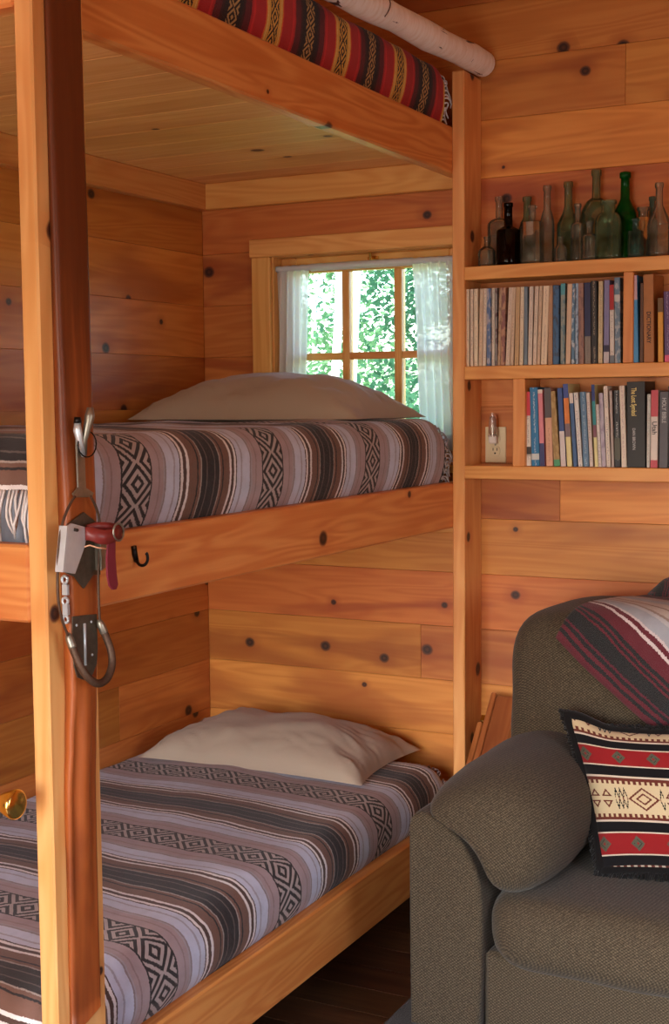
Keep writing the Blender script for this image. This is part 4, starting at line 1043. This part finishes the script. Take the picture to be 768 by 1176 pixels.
Rv = Vector((.985, .12, .035)).normalized(); Nv = Rv.cross(Uv)
if Nv.y > 0: Nv = -Nv
PC = BL + Uv * SH / 2 + Rv * SH / 2
kp_ = thing('throw_pillow', 'kilim patterned throw pillow with black fringed border on the sofa', 'pillow', BL + Rv * SH / 2)
NK = 230
def kpos(a, b, side, grow=0.0):
    h = max(0, 1 - abs(a) ** 2.6) ** .6 * max(0, 1 - abs(b) ** 2.6) ** .6
    x = a * (1 - .085 * (1 - abs(b) ** 2)) ; y = b * (1 - .085 * (1 - abs(a) ** 2))
    n_ = mnoise.noise(Vector((a * 3, b * 3, side))) * .008
    q_ = max(0, min(1, (a + .95) / .5)); top = -.11 * max(0, b) ** 3 * q_ * q_ * (3 - 2 * q_)   # upper edge sags beside the pointed corner
    return PC + Rv * (x * SH / 2) + Uv * ((y + top * 1.2) * SH / 2) + Nv * (side * (.062 * h + n_ * h) + .004 * side)
V = [kpos(2 * i / NK - 1, 2 * j / NK - 1, 1) for j in range(NK + 1) for i in range(NK + 1)]
F, MI = [], []
for j in range(NK):
    for i in range(NK):
        F.append([j * (NK + 1) + i, j * (NK + 1) + i + 1, (j + 1) * (NK + 1) + i + 1, (j + 1) * (NK + 1) + i]); MI.append(kil((i + .5) / NK * 46 , (j + .5) / NK * 46))
mesh('front_cover', V, F, KM, kp_, True, None, None, MI)
V, F = grid(lambda a, b: kpos(2 * a - 1, 2 * b - 1, -1), 30, 30); mesh('back_cover', V, F, BLK, kp_, True)
rim = [(-1 + 2 * k / 24, -1) for k in range(24)] + [(1, -1 + 2 * k / 24) for k in range(24)] + [(1 - 2 * k / 24, 1) for k in range(24)] + [(-1, 1 - 2 * k / 24) for k in range(25)]
b = MB(); b.add(tube([kpos(a, c_, 0) for a, c_ in rim], .015, 8))
for i, (a, c_) in enumerate(rim * 26):
    a += random.uniform(-.04, .04); c_ += random.uniform(-.04, .04); a = max(-1, min(1, a)); c_ = max(-1, min(1, c_))
    p = kpos(a, c_, 0); o_ = (p - PC); o_ -= Nv * o_.dot(Nv); o_.normalize()
    o_ = (o_ + Nv * random.uniform(-.6, .6) + Uv * random.uniform(-.3, .3)).normalized()
    L = random.uniform(.016, .03)
    b.add(tube([p, p + o_ * L * .6, p + o_ * L + Vector((0, 0, -.004))], [.0045, .004, .002], 4))
f = b.build('fringe', BLACKF, kp_, True); f['kind'] = 'stuff'

# folded wooden tray table leaning on the wall between post and sofa
tt = thing('folding_tray_table', 'folded wooden tray table leaning on the wall behind the sofa arm', 'tray table', (.25, -.3, 0))
p0 = onY(564, 800, -.05); p1 = onY(536, 890, -.235); dv = (p1 - p0).normalized(); foot = p0 + dv * ((p0.z - .004) / -dv.z)
WD = wood('tray_wood', srgb(176, 108, 58), srgb(150, 84, 40), srgb(118, 60, 28), knots=0)
yax = Vector((0, dv.y, dv.z)).normalized(); xax = Vector((1, 0, 0)); zax = xax.cross(yax)
TM = Matrix(((0, 1, 0, 0), (0, 0, 0, 0), (0, 0, 0, 0), (0, 0, 0, 1)))
TM = Matrix.Translation(p0) @ Matrix(((yax.x, xax.x, -zax.x, 0), (yax.y, xax.y, -zax.y, 0), (yax.z, xax.z, -zax.z, 0), (0, 0, 0, 1)))
LL = (p0.z - .006) / -yax.z
mesh('tray_top', *cbox(.0, .48, .022, .118, -.004, .014, .003), WD, tt, False, TM)
mesh('rim', *cbox(-.006, .49, .004, .022, -.008, .020, .003), WD, tt, False, TM)
mesh('leg', *cbox(.10, LL, -.018, .000, -.012, .014, .003), WD, tt, False, TM)
mesh('leg', *cbox(.05, LL, .098, .116, .014, .032, .003), WD, tt, False, TM)
mesh('hinge', *cbox(.075, .098, -.010, .004, -.012, .016, .002), BRASS, tt, False, TM)

# rug in front of the sofa
V, F = grid(lambda u, v: (.155 + 2.0 * u, -2.0 + 1.18 * v, .014 + .002 * mnoise.noise(Vector((u * 60, v * 40, 0)))), 60, 36)
rug = thing('rug', 'charcoal woven rug on the floor in front of the sofa', 'rug', (1.1, -1.4, 0))
mesh('pile', V, F, RUG, rug, True)
mesh('backing', *cbox(.155, 2.155, -2.0, -.82, .001, .013, .003), RUG, rug)

# ------------------------------------------------------------------ outside the window: ground and trees
t = NT('forest_floor'); tc = t.n('ShaderNodeTexCoord').outputs['Object']
GRD = t.fin(t.ramp(t.noise(tc, .8, 5), [(.3, srgb(96, 120, 60)), (.6, srgb(150, 172, 96)), (.8, srgb(186, 188, 130))]), .95, 0, .1)
V, F = grid(lambda u, v: (-30 + 50 * u, .3 + 45 * v, -.5 + .5 * mnoise.noise(Vector((u * 9, v * 9, 0))) + 1.2 * v), 50, 40)
g = mesh('ground_outside', V, F, GRD, None, True); tag(g, 'sunlit green forest floor outside the window', None, None, 'structure')
def leafmat(name, c1, c2):
    t = NT(name); tc = t.n('ShaderNodeTexCoord').outputs['Object']
    col = t.mix(t.noise(tc, 2.5, 3), srgb(*c1), srgb(*c2))
    d = t.n('ShaderNodeBsdfDiffuse'); tl = t.n('ShaderNodeBsdfTranslucent'); t.l(col, d.inputs[0]); t.l(col, tl.inputs[0])
    m = t.n('ShaderNodeMixShader'); m.inputs[0].default_value = .5; t.l(d.outputs[0], m.inputs[1]); t.l(tl.outputs[0], m.inputs[2]); t.l(m.outputs[0], t.out.inputs[0]); return t.m
LF = [leafmat('leaf_green', (58, 100, 74), (120, 160, 112)), leafmat('leaf_pale', (82, 134, 98), (154, 188, 140)), leafmat('leaf_dark', (36, 76, 62), (74, 118, 88))]
TRK = plain('grey_trunk', srgb(226, 222, 216), .8, 0, .2, .2, 6)
def tree(label, x, y, h, r, zc, sx, sz, nl, lm, seed):
    rnd = random.Random(seed)
    o = thing('tree', label, 'tree', (x, y, 0), 'trees outside the window')
    tp = [(x + .08 * math.sin(k * .9 + seed), y + .05 * math.cos(k + seed), -.4 + h * k / 9) for k in range(10)]
    mesh('trunk', *tube(tp, [r * (1 - .07 * k) for k in range(10)], 10), TRK, o, True)
    V, F = [], []
    for b_ in range(max(8, nl // 32)):
        th = rnd.uniform(0, 2 * PI); rr = math.sqrt(rnd.random()); cz = zc + rnd.uniform(-1, 1) * sz
        cx, cy = x + math.cos(th) * rr * sx, y + math.sin(th) * rr * sx * .7
        for k in range(70):
            p = Vector((cx + rnd.gauss(0, .20), cy + rnd.gauss(0, .20), cz + rnd.gauss(0, .12)))
            a = Vector((rnd.gauss(0, 1), rnd.gauss(0, 1), rnd.gauss(0, .6))).normalized(); c = a.orthogonal().normalized()
            s = rnd.uniform(.026, .050)
            n = len(V); V += [p - a * s, p - c * s * .55, p + a * s, p + c * s * .55]; F.append([n, n + 1, n + 2, n + 3])
    f = mesh('foliage', V, F, LF[lm], o); f['kind'] = 'stuff'
for i, (lab, x, y, h, r, zc, sx, sz, nl, lm) in enumerate([
    ('pale slender birch trunk seen through the middle pane', onY(411, 360, 4.2).x, 4.2, 8, .040, 5.0, 1.0, 1.5, 1100, 1),
    ('slim tree trunk seen through the left pane', onY(384, 360, 5.6).x, 5.6, 8, .045, 5.2, 1.1, 1.5, 1200, 0),
    ('young leafy tree at the right of the window view', -2.6, 6.6, 7, .06, 2.4, 1.2, 1.5, 2600, 2),
    ('leafy tree filling the lower left panes', -5.2, 7.2, 8, .07, 2.2, 1.4, 1.5, 2600, 0),
    ('distant bushy tree behind the birch trunk', -4.6, 10.0, 9, .10, 2.2, 2.0, 2.0, 4200, 1),
    ('distant dark green tree on the left of the window view', -7.6, 11.0, 9, .10, 2.6, 2.0, 2.2, 3600, 2),
    ('distant tree on the far right of the window view', -1.6, 9.5, 9, .09, 2.6, 1.8, 2.2, 3600, 0),
    ('thin pale trunk far behind the left pane', onY(368, 360, 7.4).x, 7.4, 9, .035, 4.5, .9, 1.4, 1000, 1)]):
    tree(lab, x, y, h, r, zc, sx, sz, nl, lm, i * 7 + 3)
